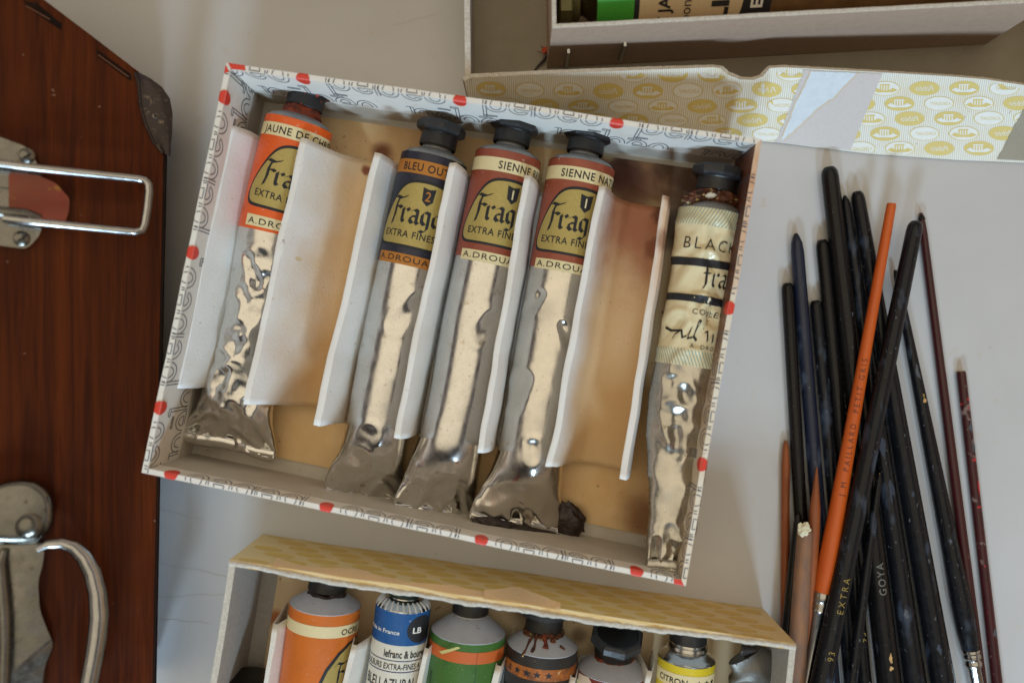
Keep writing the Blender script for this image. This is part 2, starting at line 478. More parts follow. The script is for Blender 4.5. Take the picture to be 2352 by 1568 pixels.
for (cx_, cy_, r_, col_, am_) in (st(1545, 480, 1.0, (96, 46, 22), .8), st(1560, 620, .9, (110, 56, 26), .75), st(1450, 440, .8, (120, 62, 28), .6), st(1500, 570, .6, (120, 60, 26), .6),
        (P(418, 768, 2.9).x, P(418, 768, 2.9).y, .16, (206, 88, 44), .9), (P(474, 562, 2.6).x, P(474, 562, 2.6).y, .16, (214, 160, 70), .8), (P(1268, 862, 3.2).x, P(1268, 862, 3.2).y, .2, (206, 164, 110), .7),
        (P(838, 388, .9).x, P(838, 388, .9).y, .28, (120, 44, 22), .9), (P(700, 600, 1.5).x, P(700, 600, 1.5).y, .12, (214, 190, 140), .8)):
    d_ = k.new('ShaderNodeVectorMath', operation='SUBTRACT'); k.l.new(k.pos(), d_.inputs[0]); d_.inputs[1].default_value = (cx_, cy_, 0)
    ml_ = k.new('ShaderNodeVectorMath', operation='MULTIPLY'); k.l.new(d_.outputs[0], ml_.inputs[0]); ml_.inputs[1].default_value = (1, 1, 0)
    ln_ = k.new('ShaderNodeVectorMath', operation='LENGTH'); k.l.new(ml_.outputs[0], ln_.inputs[0])
    q_ = k.math('ADD', k.math('DIVIDE', ln_.outputs['Value'], r_), k.math('MULTIPLY', k.math('SUBTRACT', k.noise(k.pos(), 1.1, 5, .6), .5), 1.4))
    c_ = k.mix(k.rng(q_, 1.0, .45, 0, am_, True), c_, lin(*col_))
for scl_, lo_, hi_, col_, am_ in ((4, .7, .74, (196, 150, 96), .4), (7, .725, .745, (110, 90, 76), .6), (2.3, .735, .75, (150, 110, 80), .6)):
    c_ = k.mix(k.rng(k.noise(k.coord(), scl_, 3, .55), lo_, hi_, 0, am_), c_, lin(*col_))
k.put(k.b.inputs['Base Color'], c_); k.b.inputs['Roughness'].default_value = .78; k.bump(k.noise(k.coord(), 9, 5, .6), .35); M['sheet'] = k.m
M['sheet_low'] = mat('white_folded_card', (236, 232, 224), .75, var=(.7, .6, (222, 208, 186)), bump=(9, .3), specks=((5, .69, .74, (140, 110, 84), .5),))
M['metal'] = mat('tube_aluminium', (224, 223, 220), .19, 1., var=(1.1, .4, (204, 199, 190)), bump=(14, .03), rvar=.07, specks=((9, .63, .74, (150, 140, 124), .6), (18, .62, .72, (168, 160, 148), .5), (2.4, .64, .73, (176, 164, 144), .6)))
M['metal_dull'] = mat('grimy_tube_lead', (204, 200, 190), .28, 1., var=(.7, .6, (158, 152, 142)), bump=(9, .05), rvar=.08, specks=((2.6, .66, .72, (112, 104, 60), .6), (10, .69, .74, (80, 76, 70), .6)))
M['shoulder'] = mat('grey_tube_shoulder', (150, 150, 150), .45, .55, var=(3, .5, (118, 116, 114)), bump=(12, .1), specks=((5, .66, .72, (120, 84, 54), .6),))
M['lilac'] = mat('lacquered_grey_shoulder', (184, 184, 190), .4, .0, var=(1.5, .4, (160, 158, 160)), bump=(8, .06), specks=((5, .66, .74, (120, 84, 52), .7), (2.2, .62, .74, (150, 130, 110), .6), (14, .68, .74, (110, 104, 100), .5)))
M['cap'] = mat('black_cap_plastic', (30, 29, 30), .48, var=(4, .5, (52, 50, 49)), bump=(10, .15), rvar=.12, specks=((12, .69, .76, (120, 114, 106), .5),))
M['cap_orange'] = mat('black_cap_with_orange_paint', (34, 33, 34), .5, var=(4, .5, (50, 48, 47)), bump=(10, .2), specks=((3.4, .64, .68, (190, 70, 28), .9),))
M['cap_ring'] = mat('cap_recess', (16, 15, 17), .35)
M['crust'] = mat('dried_paint_crust', (112, 60, 32), .7, var=(3.5, .9, (52, 24, 16)), bump=(6, 1.2), specks=((4, .6, .68, (214, 190, 130), .8), (3, .64, .7, (106, 120, 70), .7)))
M['orange_crust'] = mat('orange_paint_crust', (150, 62, 26), .7, var=(4, .9, (60, 26, 18)), bump=(6, 1.))
M['dark_paint'] = mat('dried_dark_paint', (34, 17, 15), .35, var=(2.5, .8, (56, 44, 36)), bump=(4, 1.))


def label_mat(name, col, worn=(200, 190, 170)):
    return mat(name, col, .38, var=(1.4, .35, tuple(int(q * .82) for q in col)), bump=(10, .06), rvar=.08, specks=((16, .66, .75, worn, .55), (5, .68, .73, worn, .55), (2.2, .64, .76, tuple(int(q * .7) for q in col), .45)))


# ================================================================== table
mb = MB(); ts = [lerp(-75, 75, i / 8) for i in range(9)]
mb.grid(lambda u, v: Vector((u, v, 0)), ts, ts, M['table'])
for (x0, y0, x1, y1) in ((355, 1165, 470, 1195), (360, 1290, 560, 1330), (360, 1370, 560, 1362), (362, 1420, 480, 1430), (900, 60, 1010, 30)):
    a, b = P(x0, y0), P(x1, y1)
    t = stroke2d([(lerp(a.x, b.x, i / 6), lerp(a.y, b.y, i / 6) + .04 * math.sin(i * 2.1 + x0)) for i in range(7)], .014)
    put_text(mb, t, lambda x, y: Vector((x, y, .006)), ink('hairline_crack', (188, 180, 170)), 0, 0)
tb_ = mb.build('table_top', smooth_=False); tb_['kind'] = 'structure'

# ================================================================== wooden case (tilted towards the boxes)
kz, xr, zr = .48, -13.35, 3.1          # its face rises to the left
def C(px, py, h=0.):
    a = (px - CX) / F
    hh = h * math.sqrt(1 + kz * kz)
    z = (zr + hh + kz * (xr - a * H)) / (1 - kz * a)
    return P(px, py, z)
k = NT('mahogany_varnish')
g = k.coord((1.6, .06, 1.6)); gn = k.noise(g, 1.7, 8, .68, .6)
fine = k.noise(k.coord((9, .25, 9)), 1.5, 5, .6)
broad = k.noise(k.coord((.35, .05, .35)), 1.0, 3)
c0 = k.mix(k.rng(gn, .34, .68), lin(54, 20, 6), lin(98, 42, 11))
c0 = k.mix(k.rng(broad, .35, .65, 0, .6), c0, lin(64, 26, 8))
c0 = k.mix(k.rng(fine, .5, .7, 0, .35), c0, lin(28, 9, 4))
c0 = k.mix(k.rng(k.noise(k.coord(), 2.6, 2), .755, .77, 0, .5), c0, lin(150, 120, 100))
k.put(k.b.inputs['Base Color'], c0); k.put(k.b.inputs['Roughness'], k.rng(k.noise(k.coord(), .8, 4), .3, .7, .3, .5))
k.b.inputs['Specular IOR Level'].default_value = .1
k.bump(fine, .12); M['wood'] = k.m
M['wood_dark'] = mat('dark_edge_banding', (20, 11, 8), .6, spec=.1, var=(2, .6, (48, 26, 14)), stretch=(1, .2, 1), bump=(5, .3))
M['guard'] = mat('worn_brown_corner_metal', (58, 44, 38), .42, .35, var=(1.6, .8, (40, 30, 27)), bump=(6, .25), specks=((3.2, .58, .72, (140, 118, 92), .65), (8, .64, .72, (120, 104, 84), .5)))
M['nickel'] = mat('tarnished_nickel', (136, 133, 126), .27, 1., var=(1.0, .6, (98, 95, 88)), bump=(7, .06), rvar=.1, specks=((4, .66, .73, (80, 72, 56), .7),))
M['steel'] = mat('polished_steel_wire', (186, 185, 183), .2, 1., var=(2, .4, (140, 138, 134)), rvar=.06)
M['red_tongue'] = mat('red_tongue', (136, 50, 32), .35, .2, var=(.8, .8, (120, 60, 34)), specks=((1.2, .56, .66, (170, 128, 40), .8),))  # reddish tone of the latch tongue, mottled with yellow patches
case = thing('wooden_case', 'dark mahogany wooden case with metal latch and clasp left of the open boxes', 'case', (-17, 0, 0))
mb = MB()
outl = [(388, 226), (377, 330), (366, 900), (352, 1620), (-260, 1620), (-260, -190), (75, -20), (210, 82), (318, 165)]
top = [C(*q) for q in outl]
nrm = Vector((kz, 0, 1)).normalized()
def under(p):
    q = p - nrm * 3.0; q = q.copy()
    if q.z < .05 or p.x < -17: q.z = .05
    return q
mb.prism(top, [under(p) for p in top], M['wood'], M['wood_dark'])
mb.build('case_body', case, 25, False)
# dark worn hinge marks along the slanted edge
for name, poly in (('edge_inlay', [(222, 114), (300, 171), (302, 186), (292, 181), (224, 130)]), ('edge_inlay', [(52, 2), (84, 8), (142, 56), (140, 70), (70, 22)])):
    mb = MB()
    mb.prism([C(x, y, .02) for x, y in poly], [C(x, y, -.05) for x, y in poly], M['wood_dark'])
    x0, y0 = poly[1]; x1, y1 = poly[2]
    mb.tube([C(lerp(poly[0][0], poly[-1][0], .3) + 3, poly[0][1] + 12, .02), C(lerp(poly[1][0], poly[3][0], .55), lerp(poly[1][1], poly[3][1], .6), .02)], .03, ink('amber_wood', (92, 46, 16)), 6)
    mb.build(name, case, 30, False)
# edge beading, thin dark line on the right side
mb = MB(); mb.tube([C(379, 345, -.06), C(367, 900, -.06), C(353, 1620, -.06)], .09, M['wood_dark'], 8); mb.build('edge_strip', case)
# corner guard: a pressed metal shell with a rolled inner edge and nail
inner = [(310, 168), (318, 190), (322, 240), (334, 285), (352, 325), (374, 352)]
outer = [(318, 166), (345, 180), (372, 200), (390, 226), (397, 262), (395, 310), (391, 360)]
mb = MB()
def gs(u, t):
    a = interp([(i / 5, *q) for i, q in enumerate(inner)], u); b = interp([(i / 6, *q) for i, q in enumerate(outer)], u)
    if t <= 1: x, y, h = lerp(a[0], b[0], t), lerp(a[1], b[1], t), .1 + .22 * math.sin(t * 2.0) + .02 * fbm(u * 6, t * 4)
    else: x, y, h = b[0] - 2 * (t - 1), b[1], .1 + .22 * math.sin(2.0) - (t - 1) * 1.6
    return C(x, y, h)
mb.grid(gs, [i / 30 for i in range(31)], [i / 12 for i in range(13)] + [1.2, 1.5, 2.0], M['guard'])
gd = mb.build('corner_guard', case, 50)
mb = MB(); mb.tube([gs(i / 30, 0) + Vector((0, 0, .0)) for i in range(31)], .06, M['guard'], 8); mb.build('rolled_edge', gd)
mb = MB(); mb.lathe(C(357, 268, .2), nrm, [(0, .12), (.08, .11), (.1, .07), (.05, .06), (.04, .01)], M['nickel'], 16); mb.build('nail', gd)


def bar(mb, pts, r, m, h=.3, n=14): mb.tube([C(q[0], q[1], q[2] if len(q) > 2 else h) for q in pts], r, m, n)
def plate(mb, poly, h0, h1, m):
    mb.prism([C(x, y, h1) for x, y in poly], [C(x, y, h0) for x, y in poly], m)
def rnd(poly, r=8, n=4):
    out = []; N = len(poly)
    for i in range(N):
        p, a, b = Vector(poly[i]), Vector(poly[i - 1]), Vector(poly[(i + 1) % N])
        da, db = (a - p), (b - p); ra = min(r, da.length * .45); rb = min(r, db.length * .45)
        s0, s1 = p + da.normalized() * ra, p + db.normalized() * rb
        out += [tuple(s0.lerp(p, t).lerp(p.lerp(s1, t), t)) for t in [j / n for j in range(n + 1)]]
    return out


# latch with wire bail
mb = MB()
plate(mb, rnd([(-60, 296), (20, 322), (62, 338), (78, 362), (96, 400), (70, 440), (10, 430), (-60, 428)], 14), .0, .3, M['nickel'])
plate(mb, rnd([(-60, 452), (60, 470), (98, 510), (92, 540), (62, 572), (14, 566), (-60, 556)], 14), .0, .3, M['nickel'])
plate(mb, rnd([(-60, 420), (52, 424), (62, 478), (-60, 470)], 10), .0, .18, M['nickel'])
lat_ = mb.build('latch_plate', case, 35)
mb = MB(); plate(mb, rnd([(20, 396), (85, 402), (128, 420), (160, 456), (158, 486), (150, 510), (60, 508), (20, 500)], 8), .3, .42, M['red_tongue']); mb.build('latch_tongue', lat_, 35)
mb = MB(); bar(mb, [(-30, 372, .75), (60, 384, .85)] + [(lerp(60, 318, i / 8), lerp(384, 411, i / 8), lerp(.85, .95, i / 8)) for i in range(9)] + [(332, 414, .95), (341, 424, .95), (342, 440, .95), (338, 480, .95), (332, 516, .95), (326, 529, .95), (312, 533, .95)]
                       + [(lerp(300, 50, i / 8), lerp(532, 507, i / 8), lerp(.95, .8, i / 8)) for i in range(9)] + [(10, 502, .6)], .15, M['steel'])
mb.build('wire_bail', lat_, 60)
for (x, y) in ((62, 358), (50, 548)):
    mb = MB(); mb.lathe(C(x, y, .28), nrm, [(0, .28), (.1, .26), (.17, .16), (.19, .0)], M['nickel'], 24); 
    a, b = C(x - 9, y + 5, .48), C(x + 9, y - 5, .48); mb.tube([a, b], .035, M['cap_ring'], 6); mb.build('screw', lat_)
mb = MB(); mb.tube([C(-60, 482, .45), C(60, 492, .5), C(90, 505, .42)], .2, M['nickel'], 16); mb.build('hinge_pin', lat_)

# sprung clasp with two curved arms
def dome(poly, h, hp, m, mb, rings=7, inset=1.):
    cx = sum(p[0] for p in poly) / len(poly); cy = sum(p[1] for p in poly) / len(poly); n = len(poly); vs = []
    for j in range(rings + 1):
        t = j / rings; k_ = math.cos(t * math.pi / 2 * inset); hh = h + hp * math.sin(t * math.pi / 2)
        vs += [C(cx + (x - cx) * k_, cy + (y - cy) * k_, hh) for x, y in poly]
    fs = [(j * n + i, j * n + (i + 1) % n, (j + 1) * n + (i + 1) % n, (j + 1) * n + i) for j in range(rings) for i in range(n)]
    fs.append(tuple(range(rings * n, rings * n + n)))
    mb.add(vs, fs, m)
    mb.add([C(x, y, 0) for x, y in poly] + [C(x, y, h) for x, y in poly], [(i, (i + 1) % n, n + (i + 1) % n, n + i) for i in range(n)], m)
mb = MB()
body = rnd([(-70, 1225), (60, 1240), (104, 1245), (100, 1290), (88, 1330), (92, 1400), (112, 1452), (126, 1482), (104, 1530), (92, 1640), (-70, 1640)], 18, 5)
dome(body, .35, .12, M['nickel'], mb, 4, .18)
cl = mb.build('clasp_plate', case, 40)
mb = MB(); head = rnd([(-45, 1128), (20, 1102), (80, 1100), (118, 1128), (126, 1175), (122, 1210), (92, 1248), (30, 1252), (-45, 1246)], 26, 6)
dome(head, .5, .35, M['nickel'], mb, 6, .5)
mb.build('clasp_head', cl, 50)
mb = MB(); mb.lathe(C(70, 1206, .7), nrm, [(0, .52), (.12, .48), (.25, .36), (.32, .2), (.35, 0)], M['nickel'], 28); mb.build('clasp_boss', cl, 60)
for (x, y) in ((98, 1150), (8, 1162)):
    mb = MB(); mb.lathe(C(x, y, .78), nrm, [(0, .2), (.05, .19), (.05, .12), (.0, .1), (.0, 0)], M['guard'], 20); mb.build('rivet', cl)
def arm_pts(pts, h): return [C(x, y, h) for x, y in pts]
arm = [(84, 1262), (108, 1250), (140, 1246), (168, 1254), (192, 1276), (212, 1312), (224, 1360), (228, 1410), (224, 1460), (216, 1510), (206, 1560), (196, 1640)]
mb = MB(); mb.tube(arm_pts(arm, .95), [.1, .16, .2, .24, .28, .31, .33, .35, .35, .34, .33, .32], M['steel'], 20); mb.build('clasp_arm', cl, 60)
mb = MB(); mb.tube(arm_pts([(10, 1262), (0, 1290), (10, 1400), (12, 1480), (6, 1640)], .75), [.12, .22, .22, .2, .2], M['nickel'], 16)
mb.build('clasp_arm', cl, 60)

# ================================================================== centre box
def wall_factory(A, B, h, th, seed, wob=.05, rimw=.05):
    A, B = Vector(A), Vector(B); A.z = B.z = 0; d = (B - A).normalized(); n = Vector((-d.y, d.x, 0)); L = (B - A).length
    def W(u, w, lift=0.):
        e = max(0., min(1., u / L)); en = math.sin(math.pi * e)
        zz = h + rimw * en * fbm(u * .35, seed, 0, 2); off = wob * en * fbm(u * .22, seed + 5., 0, 2)
        if w <= 0: return A + d * u + n * (off - th - lift) + Vector((0, 0, max(.02, zz + w)))
        if w <= th: return A + d * u + n * (off - th + w) + Vector((0, 0, zz + lift))
        return A + d * u + n * (off + lift) + Vector((0, 0, max(.02, zz - (w - th))))
    return W, L


def make_walls(parent, corners, h, th, seeds, mo, mi, lips, nseg=46, wob=.05, rimw=.05, rim=None, inner=None):
    out = []
    for i in range(4):
        W, L = wall_factory(corners[i], corners[(i + 1) % 4], h, th, seeds + i * 3.3, wob, rimw)
        mb = MB(); lip = lips[i]; mr = (rim or {}).get(i, mo); mn_ = (inner or {}).get(i, mo)
        def fn(t, w):
            e = th - max(0., min(th, w)); return W(lerp(e, L - e, t), w)
        us = [j / nseg for j in range(nseg + 1)]
        mb.grid(fn, us, [-h, -h * .8, -lip - .02, -lip], mi)
        mb.grid(fn, us, [-lip, -lip * .5, -.04, 0], mn_); mb.grid(fn, us, [0, .03, th - .03, th, th + .04], mr); mb.grid(fn, us, [th + .04, th + h * .5, th + h], mr if rim and i in rim else mo)
        out.append((mb, W, L))
    return out


RIM = [(520, 145), (1750, 320), (1575, 1345), (325, 1085)]
HB, TH = 4.2, .2
cor = [P(x, y, HB) for x, y in RIM]
box = thing('shallow_box', 'shallow white cardboard box printed with outlined letters and red dots, holding five paint tubes', 'box', (-.5, -1, 0))
walls = make_walls(box, cor, HB, TH, 2.1, M['paper'], M['lining'], (2.75, 2.75, .95, 2.75), rim={1: M['paper_rim']}, inner={1: M['paper_oily']})
letters, wordw = outline_word(.87)
red = ink('red_print', (226, 62, 44), .5); blk = ink('grey_print', (92, 96, 106), .6)
for i, (mb, W, L) in enumerate(walls):
    u0 = (-2.2, -4.6, -3.2, -2.6)[i]
    for row, (bw, shift) in enumerate(((-.42, 0.), (-1.85, 2.95))):
        u = u0 + shift
        if row and i == 2: continue
        while u < L:
            for pl in letters:
                vs, fs = stroke2d(pl, .038, .07)
                q = [(u + x, bw + y) for x, y in vs]; q = [(x, y * 1.75 if y < 0 else y) for x, y in q]
                ok = [f for f in fs if all(.12 < q[j][0] < L - .12 and (-2.65 if i != 2 else -.9) < q[j][1] < 1.6 for j in f)]
                if ok: mb.add([W(x, y, .008) for x, y in q], ok, blk)
            dot = (arc(0, 0, .26, .3, 0, 360, 18)); dx = u + wordw + .55
            if row == 0 and .5 < dx < L - .5:
                mb_ = fillpoly([(dx + x, (-.02 + y) * (1.6 if y < 0 else 1)) for x, y in dot[:-1]], .06)
                mb.add([W(x, y, .026) for x, y in mb_[0]], mb_[1], red)
            u += 5.9
    if i in (0, 2, 3):                                      # red corner tips
        t = fillpoly([(.22, .0), (.75 if i == 0 else .5, .02), (.7 if i == 0 else .45, .2), (.06, .2)] if i != 3 else [(L - .3, .03), (L - .08, .2), (L - .4, .2)], .06)
        mb.add([W(x, y, .012) for x, y in t[0]], t[1], red)
    if i == 1:
        pass
    mb.build('wall', box, 30)
# box floor
mb = MB(); fl = [c.copy() for c in cor]
ctr = sum(fl, Vector()) / 4
for c in fl: c.z = .1
flo = [c + (ctr - c).normalized() * .22 for c in fl]
for c in flo: c.z = .1
mb.prism(flo, [Vector((c.x, c.y, .02)) for c in flo], M['lining']); mb.build('box_floor', box, 30, False)

# backing card
mb = MB()
inn = [(.9, .55), (-.55, .4), (-.45, .95), (.75, .9)]
ex = (cor[1] - cor[0]).normalized(); ey = (cor[0] - cor[3]).normalized()
cc = [cor[0] + ex * .55 - ey * .5, cor[1] - ex * .5 - ey * .45, cor[2] - ex * .5 + ey * .75, cor[3] + ex * .8 + ey * .75]
def bil(u, v, z): p = (cc[0] * (1 - u) + cc[1] * u) * (1 - v) + (cc[3] * (1 - u) + cc[2] * u) * v; return Vector((p.x, p.y, z))
us = [i / 30 for i in range(31)]
mb.grid(lambda u, v: bil(u, v, .2 + .03 * fbm(u * 4, v * 4)), us, us, M['card'])
for e in ([(u, 0) for u in us], [(u, 1) for u in us], [(0, u) for u in us], [(1, u) for u in us]):
    mb.add([bil(u, v, .2 + .03 * fbm(u * 4, v * 4)) for u, v in e] + [bil(u, v, .11) for u, v in e], [(i, i + 1, 32 + i, 31 + i) for i in range(30)], M['card'])
mb.org = Vector((bil(.5, .5, 0).x, bil(.5, .5, 0).y, .1))
tag(mb.build('backing_card', None, 40), 'flat tan card with brown oil stains lying on the bottom of the white printed box', 'card')

# pleated divider
TOPE = [(525, 288), (690, 318), (860, 350), (1035, 375), (1205, 402), (1375, 425), (1525, 450)]
BOTE = [(398, 890), (560, 928), (720, 975), (903, 1005), (1095, 1040), (1255, 1072), (1425, 1100)]
PROF = [
    (3.0, [(-.25, 1.6), (-.08, 2.8)], [(.22, 3.0), (.55, 2.2), (.85, 1.3), (1.15, .5)]),
    (3.2, [(.85, .42), (.75, 1.6), (.2, 2.8)], [(.2, 3.2), (.6, 2.55), (1.2, 1.5), (1.9, .75), (2.7, .5)]),
    (3.2, [(.45, .45), (.35, 1.6), (.06, 2.8)], [(.22, 3.18), (.5, 2.2), (.75, 1.2), (.9, .45)]),
    (3.2, [(.5, .42), (.44, 1.6), (.12, 2.8)], [(.2, 3.2), (.42, 2.6), (.6, 1.5), (.68, .42)]),
    (3.2, [(.5, .42), (.44, 1.6), (.12, 2.8)], [(.2, 3.2), (.42, 2.6), (.6, 1.5), (.68, .42)]),
    (3.2, [(.75, .42), (.65, 1.7), (.15, 2.8)], [(.22, 3.2), (.5, 2.6), (1.0, 1.4), (1.6, .7), (2.2, .5)]),
    (3.0, [(.5, .5), (.35, 1.6), (.06, 2.7)], [(.22, 3.0), (.5, 2.1), (.68, 1.1), (.75, .4)]),
]
exh = Vector((ex.x, ex.y, 0))
rows = []
for r_, (zc, lf, rt) in enumerate(PROF):
    a, b = P(*TOPE[r_], zc), P(*BOTE[r_], zc)
    for dx, z in lf + [(0, zc)] + rt: rows.append((a, b, dx, z, r_))
def prof_pt(k_, t):
    a, b, dx, z, r_ = rows[k_]
    p = a.lerp(b, t) + exh * (dx + (.07 * fbm(t * 5, r_ * 3.1 + dx * .6, 0, 2)))
    p.z = max(.32, z + (.12 * fbm(t * 4, r_ * 2.2 + 9, 0, 2) * (1 if z > 2 else .3)))
    e = .05 * fbm(k_ * .9, 3.3 + t) + (.03 * fbm(k_ * 4.1, t * 9, 2.) if t < .02 or t > .98 else 0)
    return p + (b - a).normalized() * e
mb = MB(); NP = len(rows)
def sheet(u, t):
    i = min(int(u), NP - 2); f = u - i
    p1, p2 = prof_pt(i, t), prof_pt(i + 1, t)
    p0 = prof_pt(i - 1, t) if i else p1 * 2 - p2; p3 = prof_pt(i + 2, t) if i + 2 < NP else p2 * 2 - p1
    tt = .5
    m1, m2 = (p2 - p0) * .32, (p3 - p1) * .32
    if (p1 - p0).length > 2.2 * (p2 - p1).length: m1 = (p2 - p1) * .7
    if (p3 - p2).length > 2.2 * (p2 - p1).length: m2 = (p2 - p1) * .7
    f2, f3 = f * f, f * f * f
    q = p1 * (2 * f3 - 3 * f2 + 1) + m1 * (f3 - 2 * f2 + f) + p2 * (3 * f2 - 2 * f3) + m2 * (f3 - f2)
    q.z = max(q.z, .31); return q
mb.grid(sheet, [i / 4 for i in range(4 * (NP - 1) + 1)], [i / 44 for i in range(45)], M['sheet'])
for (x, y, c) in ((418, 768, (206, 92, 50)), (470, 560, (214, 160, 70))):
    a = rows[2][0]
mb.org = Vector((-1, 1, .3))
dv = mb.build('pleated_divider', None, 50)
so = dv.modifiers.new('thickness', 'SOLIDIFY'); so.thickness = .04 * S; so.offset = 0
tag(dv, 'white pleated cardboard divider whose raised folds separate the five tubes of the middle box', 'divider')


# ================================================================== tubes
def ua(x, a): return a * math.asin(max(-.97, min(.97, x / a)))


CAP_OCT = [(0, .72), (.05, .75), (.50, .73), (.54, .76), (.58, .92), (.66, 1.0), (.9, 1.0), (1.0, .92), (1.01, .78), (.9, .74), (.88, .0)]
def screw_cap(parent, org, D, m, prof=CAP_OCT, octa=(4, 5, 6, 7), k=1., rot=0.2, name='cap'):
    mb = MB(); n = len(prof)
    mb.lathe(org, D, [(d * k, r * k) for d, r in prof], m, 64, octa, {n - 2: M['cap_ring']}, rot)
    return mb.build(name, parent, 28)


def tube_thing(label, tb, sh=None, neck=.12, shm=None, capm=None, lab=None, cap=True, capk=1., prof=CAP_OCT, octa=(4, 5, 6, 7), bodym=None, name='paint_tube', group=None, crust=None, seal=True, body_v0=0., end='crimp', tilt=None, rot=.2):
    root = thing(name, label, 'paint tube', Vector((tb.st(tb.len * .5)[0].x, tb.st(tb.len * .5)[0].y, .3)), group)
    mb = MB(); tb.body(mb, bodym or M['metal'], body_v0); tb.seal(mb, bodym or M['metal'])
    if end == 'crimp': crimp(mb, tb, bodym or M['metal'])
    mb.build('tube_body', root, 50)
    org, D = tb.axis(); a = tb.st(0)[1][0]
    sh = sh or [(-.02, a * .985), (.02, a * .97), (.14, a * .88), (.32, .74), (.38, .62), (.38 + neck, .6)]
    mb = MB()
    mb.lathe(org, D, sh, shm or M['shoulder'], 56)
    s_ = mb.build('shoulder', root, 40)
    if crust:
        m, seed, amp = crust; mb = MB(); z0 = sh[-1][0]
        def cf(t, v):
            th = t; ref = Vector((0, 0, 1)); aa = D.cross(ref).normalized(); bb = aa.cross(D)
            r = lerp(.78, .6, v) + amp * (.12 + .3 * fbm(math.cos(th) * 2 + seed, math.sin(th) * 2, v * 2.5)) * math.sin(math.pi * min(1, v * .9 + .1))
            return org + D * (z0 - neck - .1 + v * (neck + .22)) + (aa * math.cos(th) + bb * math.sin(th)) * r
        mb.grid(cf, [2 * math.pi * i / 60 for i in range(60)], [i / 10 for i in range(11)], m, close_u=True)
        mb.build('paint_crust', s_, 60)
    if cap:
        DD = tilt.normalized() if tilt else D
        screw_cap(root, org + D * sh[-1][0] - DD * .02, DD, capm or M['cap'], prof, octa, capk, rot)
    if lab: lab(root, tb)
    return root


GOLD = mat('gold_print', (184, 162, 92), .42, .15, var=(12, .5, (158, 134, 70)))
CREAM = ink('cream_print', (232, 214, 164)); INKB = ink('black_print', (26, 26, 30)); OCHRE = ink('ochre_print', (186, 116, 36))


def frag_label(base, band, du, title, tx, num, lablen, text_on_band=INKB, worn=(210, 190, 170), numcol=None):
    bm_ = label_mat(base[0], base[1], worn)
    def make(root, tb):
        mb = MB(); tb.body(mb, bm_, .02, lablen, 96, .06, .012)
        f1, f2, f3, f4 = (tb.on(0, .02 + .006 * i) for i in range(4))
        a = 1.3; c_ = tb.st(1.)[0]; vs_ = a * math.atan2(-c_.x, H - c_.z)
        def put(t, fn, m, x, y, rot=0): put_text(mb, t, fn, m, x, y, rot)
        put(fillpoly(rect(-2.6, -.85, 2.6, -.33)), f1, band, 0, 0)
        put(text2d(title, .42, .014, .92, 1.12), f2, text_on_band, ua(tx, a) * .96 + vs_, -.74)
        x0 = ua(-.95 + du, a) * .96 + vs_                                     # left text margin
        gx = x0 - .3                                              # gold arch
        arch = [(gx, -3.45), (gx - .06, -3.2), (gx + .02, -2.8), (gx + .4, -1.9), (gx + .75, -1.4), (gx + 1.1, -1.2), (gx + 1.7, -1.15), (gx + 2.3, -1.2), (gx + 2.65, -1.4), (gx + 3.0, -1.9), (gx + 3.35, -2.8), (gx + 3.44, -3.2), (gx + 3.38, -3.45), (gx + 3.2, -3.6), (gx + .2, -3.6)]
        cx, cy = gx + 1.7, -2.4
        put(fillpoly([(cx + (x - cx) * 1.055, cy + (y - cy) * 1.09) for x, y in rnd(arch, .3, 3)]), f1, INKB, 0, 0)
        put(fillpoly(rnd(arch, .3, 3)), f2, GOLD, 0, 0)
        blackletter(mb, 'Fragonard', f3, INKB, x0 + .06, -2.72, .53, .29)
        put(text2d('EXTRA FINES', .38, .014, .92, 1.1), f3, INKB, x0 - .06, -3.3)
        if num:
            sx, sy = x0 + 1.28, -1.3
            put(fillpoly([(sx, sy), (sx + .24, sy - .06), (sx + .5, sy), (sx + .46, sy - .5), (sx + .25, sy - .68), (sx + .04, sy - .5)]), f3, INKB, 0, 0)
            put(text2d(num, .5, .012, .9), f4, numcol or CREAM, sx + .13, sy - .49)
        put(fillpoly(rect(x0 - .18, -4.42, x0 + 3.2, -3.98)), f1, band, 0, 0)
        put(text2d('A.DROUANT', .36, .002, 1.25, 1.12), f2, text_on_band, x0 - .05, -4.32)
        mb.build('label', root, 50)
    return make


G1 = 'paint tubes in the white printed box'
T1 = Tube([(688, 287, 1.75, 1.33, 1.28, 0), (660, 395, 1.7, 1.33, 1.28, .02), (628, 515, 1.6, 1.3, 1.22, .05), (594, 690, 1.45, 1.22, 1.0, .3), (566, 830, 1.3, 1.2, .95, .3), (545, 920, 1.2, 1.5, .85, .3), (522, 1022, .95, 1.95, .2, .16, .12)], 1.3, .6, body=26, ends=9, v0=4.8)
t1 = tube_thing('crumpled silver paint tube with orange label, leftmost in the white printed box', T1, capm=M['cap_orange'], neck=.3, lab=frag_label(('orange_label', (234, 94, 26)), CREAM, .05, 'JAUNE DE CHROME', -1.15, None, 4.55), group=G1, crust=(M['orange_crust'], 3., .35))
T2 = Tube([(998, 368, 1.7, 1.33, 1.28, 0), (944, 608, 1.6, 1.33, 1.25, .03), (905, 790, 1.55, 1.33, 1.22, .16), (868, 985, 1.45, 1.34, 1.1, .14, .1), (830, 1148, 1.0, 1.66, .2, .1, .3)], 4.1, .4, body=3, v0=5)
t2 = tube_thing('silver paint tube with dark navy label and ochre bands, in the white printed box', T2, lab=frag_label(('navy_label', (36, 37, 52)), OCHRE, -.22, 'BLEU OUTREMER', -1.08, '2', 4.4, worn=(90, 92, 110), numcol=OCHRE), group=G1)
